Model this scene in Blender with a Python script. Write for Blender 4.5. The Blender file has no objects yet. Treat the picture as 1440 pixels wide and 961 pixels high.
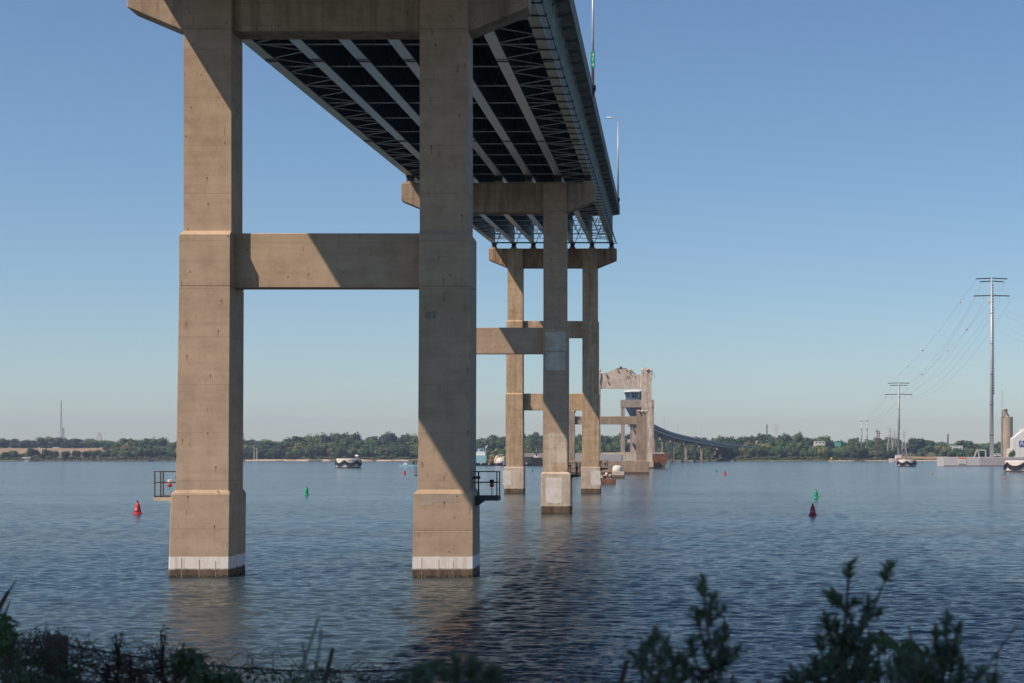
import bpy, math, random
import numpy as np
from mathutils import Vector, Matrix
random.seed(7); rng = np.random.default_rng(7)
R = math.radians
sc = bpy.context.scene
COL = sc.collection

# ------------------------------------------------------------------ units
U = 0.036            # metres per unit used for the bridge (measured sizes)
DY = 86.4            # metres to the first pier
HZ = 172 * U         # eye height above the water
def W(px, py, D):    # a survey sighting (bearing, elevation, distance) -> world point
    return Vector(((px - 925) * D * U, D * DY, HZ - (py - 640) * D * U))

# ------------------------------------------------------------------ camera
cd = bpy.data.cameras.new('camera'); cam = bpy.data.objects.new('camera', cd); COL.objects.link(cam)
cam.location = (0, 0, HZ); cam.rotation_euler = (R(90), 0, 0)
cd.sensor_width = 36; cd.lens = 60
cd.shift_x = (720 - 925) / 1440; cd.shift_y = (640 - 480.5) / 1440
cd.clip_start = 0.1; cd.clip_end = 30000
cd.dof.use_dof = True; cd.dof.focus_distance = 100; cd.dof.aperture_fstop = 6.5
sc.camera = cam
sc.render.engine = 'CYCLES'
sc.cycles.use_denoising = True
sc.cycles.max_bounces = 8; sc.cycles.transparent_max_bounces = 12
sc.cycles.sample_clamp_indirect = 4.0
sc.cycles.blur_glossy = 1.0
# ------------------------------------------------------------------ light
LX, LY, LZ = 1.40, 1.0, -2.25
elev = math.atan2(-LZ, math.hypot(LX, LY))
world = bpy.data.worlds.new('World'); sc.world = world; world.use_nodes = True
wn = world.node_tree.nodes; wl = world.node_tree.links
bg = wn['Background']; sky = wn.new('ShaderNodeTexSky'); sky.sky_type = 'NISHITA'
sky.sun_disc = False; sky.sun_elevation = elev
sky.sun_rotation = math.atan2(-LX, -LY) % (2 * math.pi)
sky.air_density = 1.0; sky.dust_density = 0.2; sky.ozone_density = 8.0; sky.altitude = 0
tint = wn.new('ShaderNodeMix'); tint.data_type = 'RGBA'; tint.blend_type = 'MULTIPLY'; tint.inputs[0].default_value = 1.0
tint.inputs[7].default_value = (1.22, 1.17, 1.09, 1)
wl.new(sky.outputs[0], tint.inputs[6]); wl.new(tint.outputs[2], bg.inputs[0]); bg.inputs[1].default_value = 0.085
sd = bpy.data.lights.new('sun', 'SUN'); sun = bpy.data.objects.new('sun', sd); COL.objects.link(sun)
sd.energy = 4.8; sd.angle = R(0.5); sd.color = (1.0, 0.82, 0.635)
sun.rotation_euler = Vector((LX, LY, LZ)).to_track_quat('-Z', 'Y').to_euler(); sun.location = (-200, -150, 400)
sc.view_settings.view_transform = 'Standard'; sc.view_settings.look = 'None'
sc.view_settings.exposure = 0.2; sc.view_settings.gamma = 1.0

# ------------------------------------------------------------------ materials
def newmat(name):
    m = bpy.data.materials.new(name); m.use_nodes = True
    nt = m.node_tree; return m, nt, nt.nodes['Principled BSDF']
def N(nt, t, **kw):
    n = nt.nodes.new(t)
    for k, v in kw.items():
        if k in n.inputs: n.inputs[k].default_value = v
        else: setattr(n, k, v)
    return n
def pos(nt, scale=(1, 1, 1), obj=False):
    if obj: src = N(nt, 'ShaderNodeTexCoord').outputs['Object']
    else: src = N(nt, 'ShaderNodeNewGeometry').outputs['Position']
    mp = N(nt, 'ShaderNodeMapping'); mp.inputs['Scale'].default_value = scale
    nt.links.new(src, mp.inputs[0]); return mp.outputs[0]
def ramp(nt, fac, stops, interp='LINEAR'):
    r = N(nt, 'ShaderNodeValToRGB'); r.color_ramp.interpolation = interp
    e = r.color_ramp.elements
    while len(e) < len(stops): e.new(0.5)
    for el, (p, c) in zip(e, stops):
        el.position = p; el.color = (*c, 1) if len(c) == 3 else c
    nt.links.new(fac, r.inputs[0]); return r.outputs[0]
def mix(nt, fac, a, b, mode='MIX'):
    m = N(nt, 'ShaderNodeMix', data_type='RGBA', blend_type=mode)
    for i, v in ((0, fac), (6, a), (7, b)):
        if hasattr(v, 'links'): nt.links.new(v, m.inputs[i])
        else: m.inputs[i].default_value = v if i == 0 else (*v, 1)
    return m.outputs[2]
def noise(nt, vec, scale, detail=4, rough=0.55):
    n = N(nt, 'ShaderNodeTexNoise', Scale=scale, Detail=detail, Roughness=rough)
    nt.links.new(vec, n.inputs['Vector']); return n.outputs[0]
def bump(nt, h, strength, dist, bsdf):
    b = N(nt, 'ShaderNodeBump', Strength=strength, Distance=dist)
    nt.links.new(h, b.inputs['Height']); nt.links.new(b.outputs[0], bsdf.inputs['Normal']); return b

def concrete(name, c1, c2, tide=0.8, white=None, streak=0.10, rust=0.55, pits=True):
    m, nt, b = newmat(name)
    p = pos(nt)
    big = noise(nt, p, 0.35, 5, 0.6)
    col = ramp(nt, big, [(0.3, c1), (0.7, c2)])
    # horizontal lift shading from the pours
    lift = noise(nt, pos(nt, (0.15, 0.15, 2.2)), 1.0, 3, 0.6)
    col = mix(nt, 0.28, col, ramp(nt, lift, [(0.35, (0.66, 0.63, 0.60)), (0.6, (1, 1, 1))]), 'MULTIPLY')
    # vertical wash streaks
    vs = noise(nt, pos(nt, (1.9, 1.9, 0.16)), 1.0, 4, 0.65)
    col = mix(nt, streak, col, ramp(nt, vs, [(0.38, (0.50, 0.45, 0.40)), (0.58, (1, 1, 1))]), 'MULTIPLY')
    # rust drips: thin, rare
    rs = noise(nt, pos(nt, (7.5, 7.5, 1.1)), 1.0, 2, 0.5)
    rm = ramp(nt, rs, [(0.69, (0, 0, 0)), (0.74, (1, 1, 1))])
    rf = N(nt, 'ShaderNodeMath', operation='MULTIPLY'); nt.links.new(rm, rf.inputs[0]); rf.inputs[1].default_value = rust
    col = mix(nt, rf.outputs[0], col, (0.16, 0.075, 0.035))
    fine = noise(nt, p, 9, 6, 0.7)
    col = mix(nt, 0.3, col, ramp(nt, fine, [(0.3, (0.72, 0.72, 0.72)), (0.7, (1.05, 1.05, 1.05))]), 'MULTIPLY')
    # form board lines, real faint ridges
    sx = N(nt, 'ShaderNodeSeparateXYZ'); g = N(nt, 'ShaderNodeNewGeometry'); nt.links.new(g.outputs['Position'], sx.inputs[0])
    z = sx.outputs[2]
    def zmask(z0, wob=0.06, soft=0.03, below=True):
        wn_ = noise(nt, pos(nt, (2.5, 2.5, 0.3)), 1.0, 3)
        a = N(nt, 'ShaderNodeMath', operation='MULTIPLY_ADD'); nt.links.new(wn_, a.inputs[0]); a.inputs[1].default_value = wob * 2; nt.links.new(z, a.inputs[2])
        mr = N(nt, 'ShaderNodeMapRange'); nt.links.new(a.outputs[0], mr.inputs[0])
        mr.inputs[1].default_value = z0 + wob - soft; mr.inputs[2].default_value = z0 + wob + soft
        mr.inputs[3].default_value = 1 if below else 0; mr.inputs[4].default_value = 0 if below else 1
        return mr.outputs[0]
    # tie holes with short rust drips
    cmb = N(nt, 'ShaderNodeCombineXYZ'); sxy = N(nt, 'ShaderNodeMath', operation='ADD')
    nt.links.new(sx.outputs[0], sxy.inputs[0]); nt.links.new(sx.outputs[1], sxy.inputs[1])
    nt.links.new(sxy.outputs[0], cmb.inputs[0]); nt.links.new(z, cmb.inputs[1])
    vo = N(nt, 'ShaderNodeTexVoronoi', Scale=0.62); vo.voronoi_dimensions = '2D'; nt.links.new(cmb.outputs[0], vo.inputs['Vector'])
    sb = N(nt, 'ShaderNodeVectorMath', operation='SUBTRACT'); nt.links.new(cmb.outputs[0], sb.inputs[0]); nt.links.new(vo.outputs['Position'], sb.inputs[1])
    sd_ = N(nt, 'ShaderNodeSeparateXYZ'); nt.links.new(sb.outputs[0], sd_.inputs[0])
    ab = N(nt, 'ShaderNodeMath', operation='ABSOLUTE'); nt.links.new(sd_.outputs[0], ab.inputs[0])
    def mr_(src, a, b_, lo, hi):
        q = N(nt, 'ShaderNodeMapRange'); nt.links.new(src, q.inputs[0]); q.inputs[1].default_value = a; q.inputs[2].default_value = b_
        q.inputs[3].default_value = lo; q.inputs[4].default_value = hi; return q.outputs[0]
    def mul(a, b_):
        q = N(nt, 'ShaderNodeMath', operation='MULTIPLY'); nt.links.new(a, q.inputs[0])
        if hasattr(b_, 'links'): nt.links.new(b_, q.inputs[1])
        else: q.inputs[1].default_value = b_
        return q.outputs[0]
    sc_ = N(nt, 'ShaderNodeSeparateColor'); nt.links.new(vo.outputs['Color'], sc_.inputs[0])
    pick = mr_(sc_.outputs[0], 0.50, 0.75, 0, 1)
    drip = mul(mul(mr_(ab.outputs[0], 0.02, 0.055, 1, 0), mr_(sd_.outputs[1], -0.42, -0.05, 0, 1)), mr_(sd_.outputs[1], 0.02, 0.06, 1, 0))
    col = mix(nt, mul(mul(drip, pick), 0.55), col, (0.17, 0.085, 0.04))
    hole = mul(mul(mr_(ab.outputs[0], 0.02, 0.045, 1, 0), mr_(sd_.outputs[1], -0.09, -0.04, 0, 1)), mr_(sd_.outputs[1], 0.02, 0.05, 1, 0))
    col = mix(nt, mul(mul(hole, mr_(sc_.outputs[1], 0.3, 0.35, 0, 1)), 0.75), col, (0.06, 0.045, 0.035))
    # pour joints
    pj = N(nt, 'ShaderNodeMath', operation='PINGPONG'); nt.links.new(z, pj.inputs[0]); pj.inputs[1].default_value = 1.22
    col = mix(nt, mul(mul(mr_(pj.outputs[0], 0.012, 0.03, 1, 0), big), 0.5), col, (0.14, 0.11, 0.085))
    # pale scuffs and darker blotches
    sc2 = noise(nt, p, 1.1, 5, 0.7)
    col = mix(nt, 0.4, col, ramp(nt, sc2, [(0.36, (0.74, 0.72, 0.70)), (0.5, (1, 1, 1)), (0.66, (1.12, 1.12, 1.12))]), 'MULTIPLY')
    if white:
        wcol = mix(nt, 0.5, (0.80, 0.76, 0.72), ramp(nt, noise(nt, pos(nt, (4, 4, 0.5)), 1.0, 4, 0.7), [(0.36, (0.45, 0.34, 0.25)), (0.52, (0.92, 0.91, 0.89))]), 'MULTIPLY')
        wcol = mix(nt, 0.8, (0.85, 0.82, 0.79), wcol)
        col = mix(nt, zmask(white, 0.03, 0.02), col, wcol)
    if tide:
        tcol = ramp(nt, vs, [(0.3, (0.075, 0.052, 0.036)), (0.7, (0.19, 0.14, 0.10))])
        col = mix(nt, zmask(tide, 0.07, 0.05), col, tcol)
        col = mix(nt, zmask(0.10, 0.09, 0.03), col, ramp(nt, noise(nt, p, 14, 3), [(0.45, (0.02, 0.02, 0.012)), (0.6, (0.16, 0.13, 0.06))]))
    nt.links.new(col, b.inputs['Base Color']); b.inputs['Roughness'].default_value = 0.9
    b.inputs['Specular IOR Level'].default_value = 0.25
    pit = noise(nt, p, 5.0, 8, 0.75)
    bump(nt, pit, 0.35, 0.02, b)
    return m
CT1, CT2 = (0.445, 0.332, 0.240), (0.54, 0.410, 0.303)
M_CONC = concrete('concrete_tan', CT1, CT2, tide=0.75)
M_CONCW = concrete('concrete_tan_painted_foot', CT1, CT2, tide=0.42, white=1.04)
M_CONC3 = concrete('concrete_warm_stained', (0.50, 0.36, 0.235), (0.66, 0.50, 0.35), tide=0.8, streak=0.5, rust=0.8)
M_PALE = concrete('concrete_pale', (0.56, 0.46, 0.365), (0.72, 0.61, 0.50), tide=0.8, streak=0.3)
M_BROKEN = concrete('concrete_broken', (0.62, 0.49, 0.39), (0.84, 0.75, 0.66), tide=0.7, streak=0.75, rust=0.9)
M_TAN6 = concrete('concrete_pinkish_tan', (0.35, 0.265, 0.20), (0.46, 0.36, 0.28), tide=0.7, streak=0.5)
M_FAR8 = concrete('concrete_far_grey', (0.38, 0.31, 0.25), (0.48, 0.40, 0.33), tide=0.7, streak=0.4)
M_CAP = concrete('concrete_streaked_cap', (0.38, 0.29, 0.215), (0.50, 0.395, 0.30), tide=0, streak=0.6, rust=0.8)
M_CAP3 = concrete('concrete_rust_streaked_cap', (0.36, 0.235, 0.15), (0.52, 0.37, 0.25), tide=0, streak=0.95, rust=1.0)
M_PATCH = concrete('repair_mortar', (0.43, 0.36, 0.29), (0.52, 0.44, 0.365), tide=0, streak=0.25, rust=0.2)
M_PATCHD = concrete('rough_mortar', (0.50, 0.47, 0.41), (0.72, 0.67, 0.58), tide=0, streak=0.3, rust=0.0)
M_DECKC = concrete('deck_concrete', (0.30, 0.28, 0.25), (0.40, 0.37, 0.33), tide=0, streak=0.6)

def simple(name, c, rough=0.6, metal=0.0, var=0.25, scale=1.5, bmp=0.0, c2=None, obj=False, spec=0.5):
    m, nt, b = newmat(name)
    p = pos(nt, obj=obj)
    c2 = c2 or tuple(x * (1 - var) for x in c)
    nt.links.new(ramp(nt, noise(nt, p, scale, 5, 0.6), [(0.35, c2), (0.65, c)]), b.inputs['Base Color'])
    b.inputs['Roughness'].default_value = rough; b.inputs['Metallic'].default_value = metal
    b.inputs['Specular IOR Level'].default_value = spec
    if bmp: bump(nt, noise(nt, p, scale * 6, 4), bmp, 0.02, b)
    return m
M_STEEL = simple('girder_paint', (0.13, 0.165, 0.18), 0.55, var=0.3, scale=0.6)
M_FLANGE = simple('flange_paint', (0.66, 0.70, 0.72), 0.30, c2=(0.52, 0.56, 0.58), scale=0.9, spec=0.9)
M_FLANGEB = simple('flange_paint_bounce_lit', (0.66, 0.60, 0.46), 0.40, c2=(0.52, 0.48, 0.38), scale=0.9, spec=0.7)  # outer flanges: beige light bounced off the water put into the colour
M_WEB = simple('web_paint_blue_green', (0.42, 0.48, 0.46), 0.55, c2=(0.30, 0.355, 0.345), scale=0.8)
M_VIA = simple('viaduct_paint', (0.20, 0.28, 0.31), 0.5, var=0.2)
M_BRACE = simple('brace_paint', (0.80, 0.84, 0.82), 0.35, var=0.25)
M_DARKST = simple('dark_steel', (0.05, 0.055, 0.06), 0.6)
M_SOFFIT = simple('deck_forms', (0.09, 0.095, 0.10), 0.8, var=0.4, scale=0.5)
M_GALV = simple('galvanised', (0.52, 0.54, 0.56), 0.45, metal=0.3, var=0.2)
M_RUST = simple('rust', (0.24, 0.11, 0.06), 0.85, c2=(0.10, 0.05, 0.035), scale=0.8)
M_RUSTP = simple('rusty_rail', (0.11, 0.080, 0.065), 0.8, var=0.5, scale=3)
M_RED = simple('buoy_red', (0.62, 0.035, 0.03), 0.45, var=0.3, scale=2)
M_PINK = simple('faded_pink', (0.62, 0.22, 0.20), 0.6, var=0.2)
M_GREEN = simple('buoy_green', (0.02, 0.42, 0.22), 0.45, var=0.3, scale=2)
M_WHITE = simple('white_paint', (0.80, 0.80, 0.79), 0.5, var=0.08)
M_WHITEW = simple('white_weathered', (0.78, 0.74, 0.69), 0.8, c2=(0.60, 0.55, 0.49), scale=1.0)
M_BLACK = simple('black_rubber', (0.02, 0.02, 0.022), 0.8, var=0.3)
M_BLUE = simple('pale_blue_paint', (0.30, 0.55, 0.62), 0.5, var=0.15)
M_SIGNG = simple('sign_green', (0.0, 0.28, 0.16), 0.4, var=0.05)
M_SIGNB = simple('sign_blue', (0.03, 0.12, 0.35), 0.4, var=0.05)
M_ORANGE = simple('sign_orange', (0.85, 0.14, 0.05), 0.5, var=0.05)
M_WOODD = simple('old_timber', (0.10, 0.085, 0.07), 0.9, var=0.5, scale=2)
M_SAND = simple('sand', (0.50, 0.39, 0.28), 0.95, c2=(0.36, 0.28, 0.20), scale=0.05)
M_FIELD = simple('dry_field', (0.33, 0.225, 0.13), 0.95, c2=(0.24, 0.18, 0.10), scale=0.02)
M_GRASS = simple('grass_ground', (0.10, 0.11, 0.045), 0.95, c2=(0.055, 0.07, 0.03), scale=0.05)
M_EARTH = simple('bank_earth', (0.10, 0.085, 0.05), 0.95, c2=(0.05, 0.05, 0.028), scale=1.5, bmp=0.5)
M_TARP = simple('pale_mound', (0.72, 0.69, 0.62), 0.9, var=0.15, bmp=0.3)
M_SILO = simple('silo_concrete', (0.42, 0.34, 0.27), 0.85, var=0.2, scale=0.15)
M_GLASS = simple('dark_glass', (0.04, 0.09, 0.12), 0.1, var=0.1)
M_NAVY = simple('tower_steel_blue', (0.07, 0.12, 0.15), 0.5, var=0.2)
M_YEL = simple('yellow_paint', (0.75, 0.50, 0.05), 0.5, var=0.1)
M_GREY = simple('grey_block', (0.40, 0.40, 0.41), 0.8, var=0.12, scale=0.3)
M_GREYL = simple('grey_block_light', (0.55, 0.54, 0.54), 0.8, var=0.1, scale=0.3)
M_BARK = simple('bark', (0.10, 0.075, 0.05), 0.9, var=0.4, scale=3)
M_TWIG = simple('dry_twig', (0.095, 0.072, 0.055), 0.9, var=0.4, scale=8)
M_SEED = simple('seed_head_brown', (0.06, 0.028, 0.02), 0.9, var=0.4, scale=20)
M_ROAD = simple('asphalt', (0.05, 0.05, 0.05), 0.9, var=0.2)
M_AQUA = simple('green_roof', (0.10, 0.42, 0.35), 0.6, var=0.1)
M_TAN2 = simple('tan_brick', (0.40, 0.24, 0.17), 0.9, var=0.15)
def foliage(name, c1, c2, transl=0.15, per_obj=True):
    m, nt, b = newmat(name)
    p = pos(nt)
    n1 = noise(nt, p, 0.9 if per_obj else 14, 3)
    if per_obj:
        oi = N(nt, 'ShaderNodeObjectInfo')
        a = N(nt, 'ShaderNodeMath', operation='MULTIPLY_ADD'); nt.links.new(oi.outputs['Random'], a.inputs[0])
        a.inputs[1].default_value = 0.7; 
        s = N(nt, 'ShaderNodeMath', operation='MULTIPLY_ADD'); nt.links.new(n1, s.inputs[0]); s.inputs[1].default_value = 0.6; s.inputs[2].default_value = -0.12
        nt.links.new(s.outputs[0], a.inputs[2]); f = a.outputs[0]
    else: f = n1
    nt.links.new(ramp(nt, f, [(0.25, c1), (0.85, c2)]), b.inputs['Base Color'])
    b.inputs['Roughness'].default_value = 0.75; b.inputs['Specular IOR Level'].default_value = 0.25
    try: b.inputs['Subsurface Weight'].default_value = 0
    except Exception: pass
    return m
M_LEAF = foliage('tree_foliage', (0.024, 0.062, 0.028), (0.085, 0.145, 0.048))
M_LEAFL = foliage('scrub_foliage', (0.08, 0.11, 0.04), (0.17, 0.18, 0.07))
M_LEAFN = foliage('near_leaves', (0.06, 0.10, 0.04), (0.12, 0.17, 0.07), per_obj=False)
M_LEAFB = foliage('blue_green_leaves', (0.08, 0.12, 0.08), (0.15, 0.20, 0.12), per_obj=False)
def water_mat():
    m, nt, b = newmat('river_water')
    p = pos(nt)
    col = ramp(nt, noise(nt, p, 0.02, 3), [(0.35, (0.016, 0.038, 0.056)), (0.7, (0.040, 0.048, 0.040))])
    nt.links.new(col, b.inputs['Base Color'])
    b.inputs['Roughness'].default_value = 0.10; b.inputs['IOR'].default_value = 1.333
    a1 = noise(nt, pos(nt, (0.5, 1.3, 1)), 3.8, 5, 0.6)
    b1 = N(nt, 'ShaderNodeBump', Strength=1.0, Distance=0.10); nt.links.new(a1, b1.inputs['Height'])
    lane = N(nt, 'ShaderNodeMapRange'); nt.links.new(noise(nt, pos(nt, (0.006, 0.035, 1)), 1.0, 4, 0.6), lane.inputs[0])
    lane.inputs[1].default_value = 0.38; lane.inputs[2].default_value = 0.62; lane.inputs[3].default_value = 0.55; lane.inputs[4].default_value = 1.0
    nt.links.new(lane.outputs[0], b1.inputs['Strength'])
    a3 = noise(nt, pos(nt, (0.5, 1.0, 1)), 0.22, 3, 0.6)
    b3 = N(nt, 'ShaderNodeBump', Strength=0.8, Distance=0.30); nt.links.new(a3, b3.inputs['Height']); nt.links.new(b3.outputs[0], b1.inputs['Normal'])
    a2 = noise(nt, pos(nt, (0.5, 1.2, 1)), 1.6, 3, 0.5)
    b2 = N(nt, 'ShaderNodeBump', Strength=0.6, Distance=0.06); nt.links.new(a2, b2.inputs['Height'])
    nt.links.new(b1.outputs[0], b2.inputs['Normal']); nt.links.new(b2.outputs[0], b.inputs['Normal'])
    return m
M_WATER = water_mat()

# ------------------------------------------------------------------ mesh building
class MB:
    def __init__(s): s.v = []; s.f = []; s.m = []
    def add(s, vs, fs, m=0):
        n = len(s.v); s.v += [tuple(v) for v in vs]; s.f += [tuple(i + n for i in f) for f in fs]; s.m += [m] * len(fs); return s
    def box(s, x0, x1, y0, y1, z0, z1, m=0):
        return s.add([(x0,y0,z0),(x1,y0,z0),(x1,y1,z0),(x0,y1,z0),(x0,y0,z1),(x1,y0,z1),(x1,y1,z1),(x0,y1,z1)],
                     [(3,2,1,0),(4,5,6,7),(0,1,5,4),(1,2,6,5),(2,3,7,6),(3,0,4,7)], m)
    def loft(s, rings, m=0, cap=True):   # rings: lists of equal numbers of points, counter-clockwise
        k = len(rings[0]); vs = [p for r in rings for p in r]; fs = []
        for i in range(len(rings) - 1):
            for j in range(k):
                a = i*k + j; b2 = i*k + (j+1) % k; fs.append((a, b2, b2 + k, a + k))
        if cap: fs.append(tuple(range(k))[::-1]); fs.append(tuple((len(rings)-1)*k + j for j in range(k)))
        return s.add(vs, fs, m)
    def levels(s, L, m=0):               # L: (z, x0, x1, y0, y1)
        return s.loft([[(x0,y0,z),(x1,y0,z),(x1,y1,z),(x0,y1,z)] for z, x0, x1, y0, y1 in L], m)
    def prism_xz(s, poly, y0, y1, m=0):
        return s.loft([[(x, y0, z) for x, z in poly], [(x, y1, z) for x, z in poly]], m)
    def tube(s, p0, p1, r0, r1=None, n=6, m=0, cap=True):
        r1 = r0 if r1 is None else r1; p0 = Vector(p0); p1 = Vector(p1); d = (p1 - p0)
        if d.length < 1e-9: return s
        d.normalize(); a = d.orthogonal().normalized(); b = d.cross(a)
        rg = []
        for p, r in ((p0, r0), (p1, r1)):
            rg.append([p + (a * math.cos(t) + b * math.sin(t)) * r for t in [2*math.pi*i/n for i in range(n)]])
        return s.loft(rg, m, cap)
    def path(s, pts, r0, r1=None, n=5, m=0):
        r1 = r0 if r1 is None else r1; k = len(pts); rg = []; pts = [Vector(p) for p in pts]
        ref = Vector((0.31, 0.52, 0.79))
        for i, p in enumerate(pts):
            d = (pts[min(i+1, k-1)] - pts[max(i-1, 0)]).normalized(); a = d.cross(ref).normalized(); b = d.cross(a)
            r = r0 + (r1 - r0) * i / max(1, k-1)
            rg.append([p + (a * math.cos(t) + b * math.sin(t)) * r for t in [2*math.pi*j/n for j in range(n)]])
        return s.loft(rg, m)
    def beam(s, p0, p1, w, h, m=0):
        p0 = Vector(p0); p1 = Vector(p1); d = (p1 - p0).normalized()
        up = Vector((0, 0, 1)) if abs(d.z) < 0.95 else Vector((0, 1, 0))
        a = d.cross(up).normalized() * (w/2); b = a.cross(d).normalized() * (h/2)
        return s.loft([[p - a - b, p + a - b, p + a + b, p - a + b] for p in (p0, p1)], m)
    def lathe(s, prof, c=(0, 0, 0), n=16, m=0):
        return s.loft([[(c[0] + r*math.cos(2*math.pi*i/n), c[1] + r*math.sin(2*math.pi*i/n), c[2] + z) for i in range(n)] for r, z in prof], m)
    def quad(s, c, a, b, m=0):
        return s.add([c - a - b, c + a - b, c + a + b, c - a + b], [(0, 1, 2, 3)], m)
    def mesh(s, name, mats, off=(0, 0, 0), smooth=False):
        me = bpy.data.meshes.new(name); o = Vector(off)
        me.from_pydata([(v[0]-o.x, v[1]-o.y, v[2]-o.z) for v in s.v], [], s.f)
        for m in (mats if isinstance(mats, (list, tuple)) else [mats]): me.materials.append(m)
        if any(s.m): me.polygons.foreach_set('material_index', s.m)
        if smooth: me.polygons.foreach_set('use_smooth', [True] * len(s.f))
        me.validate(); me.update(); return me
def props(o, label=None, cat=None, group=None, kind=None):
    for k, v in (('label', label), ('category', cat), ('group', group), ('kind', kind)):
        if v: o[k] = v
    return o
def link(name, me, parent=None, loc=(0, 0, 0), rot=None, scale=None):
    o = bpy.data.objects.new(name, me); COL.objects.link(o); o.parent = parent; o.location = loc
    if rot: o.rotation_euler = rot
    if scale: o.scale = scale
    return o
def thing(name, loc, label, cat, group=None, rz=0):
    o = bpy.data.objects.new(name, None); COL.objects.link(o); o.location = loc; o.rotation_euler = (0, 0, rz)
    o.empty_display_size = 0.5
    return props(o, label, cat, group)
def root(o):
    while o.parent: o = o.parent
    return o
def part(name, mb, mats, parent, label=None, smooth=False, bevel=0, kind=None, local=False):
    off = (0, 0, 0) if local else root(parent).location
    o = link(name, mb.mesh(name, mats, off, smooth), parent)
    if bevel:
        bv = o.modifiers.new('bevel', 'BEVEL'); bv.width = bevel; bv.segments = 1; bv.limit_method = 'ANGLE'
    return props(o, label, kind=kind)
def solo(name, mb, mats, label, cat, group=None, loc=(0, 0, 0), smooth=False, bevel=0, kind=None):
    o = link(name, mb.mesh(name, mats, loc, smooth), None, loc)
    if bevel:
        bv = o.modifiers.new('bevel', 'BEVEL'); bv.width = bevel; bv.segments = 1; bv.limit_method = 'ANGLE'
    return props(o, label, cat, group, kind)
def copy_tree(o, parent=None):
    c = o.copy(); COL.objects.link(c); c.parent = parent
    for ch in list(o.children): copy_tree(ch, c)
    return c

# ================================================================== SETTING
# ---- water: one sheet, waves modelled where they can be seen
def make_water():
    Y = [13.0]
    while Y[-1] < 420: Y.append(Y[-1] + max(0.09, 0.0018 * Y[-1]))
    while Y[-1] < 6000: Y.append(Y[-1] * 1.07)
    Y = np.array(Y)
    core = np.linspace(-0.46, 0.27, 760)
    left = -0.46 - np.geomspace(0.004, 14, 30)[::-1]; right = 0.27 + np.geomspace(0.004, 14, 30)
    S = np.concatenate([left, core, right])
    X = np.clip(S[None, :] * (Y[:, None] + 8), -5900, 5900); YY = np.repeat(Y[:, None], len(S), 1)
    Z = np.zeros_like(X)
    dx = np.gradient(X, axis=1); dyy = np.gradient(YY, axis=0)
    r = np.random.default_rng(3)
    for i in range(90):
        lam = 0.26 * (2.6 / 0.26) ** r.random()
        th = R(266) + r.normal(0, 0.45)          # chop runs obliquely towards the bank
        k = 2 * math.pi / lam
        amp = 0.0100 * lam ** 0.8 / (1 + (lam / 0.95) ** 2) * (0.5 + r.random())
        lim = np.clip((lam / np.maximum(np.abs(dx), np.abs(dyy)) - 2.2) / 2.5, 0, 1)
        ph = k * (math.cos(th) * X + math.sin(th) * YY) + r.random() * 6.28
        w = np.sin(ph + 0.4 * np.sin(ph))
        mod = 0.7 + 0.5 * np.sin(X * 0.043 * (1 + r.random()) + r.random() * 6 + YY * 0.031) * np.sin(YY * 0.05 * (1 + r.random()) + r.random() * 6)
        Z += amp * w * lim * mod
    nr, nc = X.shape
    co = np.stack([X, YY, Z], -1).reshape(-1, 3)
    i = np.arange(nr - 1)[:, None] * nc + np.arange(nc - 1)[None, :]
    f = np.stack([i, i + 1, i + nc + 1, i + nc], -1).reshape(-1, 4)
    me = bpy.data.meshes.new('water')
    me.vertices.add(len(co)); me.vertices.foreach_set('co', co.ravel())
    me.loops.add(f.size); me.loops.foreach_set('vertex_index', f.ravel().astype(np.int32))
    me.polygons.add(len(f)); me.polygons.foreach_set('loop_start', np.arange(0, f.size, 4, dtype=np.int32))
    me.polygons.foreach_set('use_smooth', np.ones(len(f), dtype=bool))
    me.update(calc_edges=True); me.materials.append(M_WATER)
    props(link('water', me), kind='structure')
make_water()

def grid_sheet(name, xs, ys, hf, mat):
    v = [(x, y, hf(x, y)) for y in ys for x in xs]; nc = len(xs)
    f = [(j*nc+i, j*nc+i+1, (j+1)*nc+i+1, (j+1)*nc+i) for j in range(len(ys)-1) for i in range(nc-1)]
    me = bpy.data.meshes.new(name); me.from_pydata(v, [], f); me.materials.append(mat)
    me.polygons.foreach_set('use_smooth', [True]*len(f)); me.update()
    return props(link(name, me), kind='structure')
# ---- near bank under the camera
def bank_h(x, y):
    t = min(1, max(0, (y - 11.5 - 0.8*math.sin(x*0.3)) / 8.0)); s = t*t*(3-2*t)
    return 4.45 - 5.6*s + 0.12*math.sin(x*1.1+y*0.7)*(1-s) + 0.1*math.sin(y*1.7-x*0.4)
grid_sheet('bank_ground', [ -4000,-900,-300,-120,-60]+[-40+1.0*i for i in range(81)]+[60,120,300,900,4000],
           [-200,-60,-20,-8]+[-4+0.8*i for i in range(38)], bank_h, M_EARTH)

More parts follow.
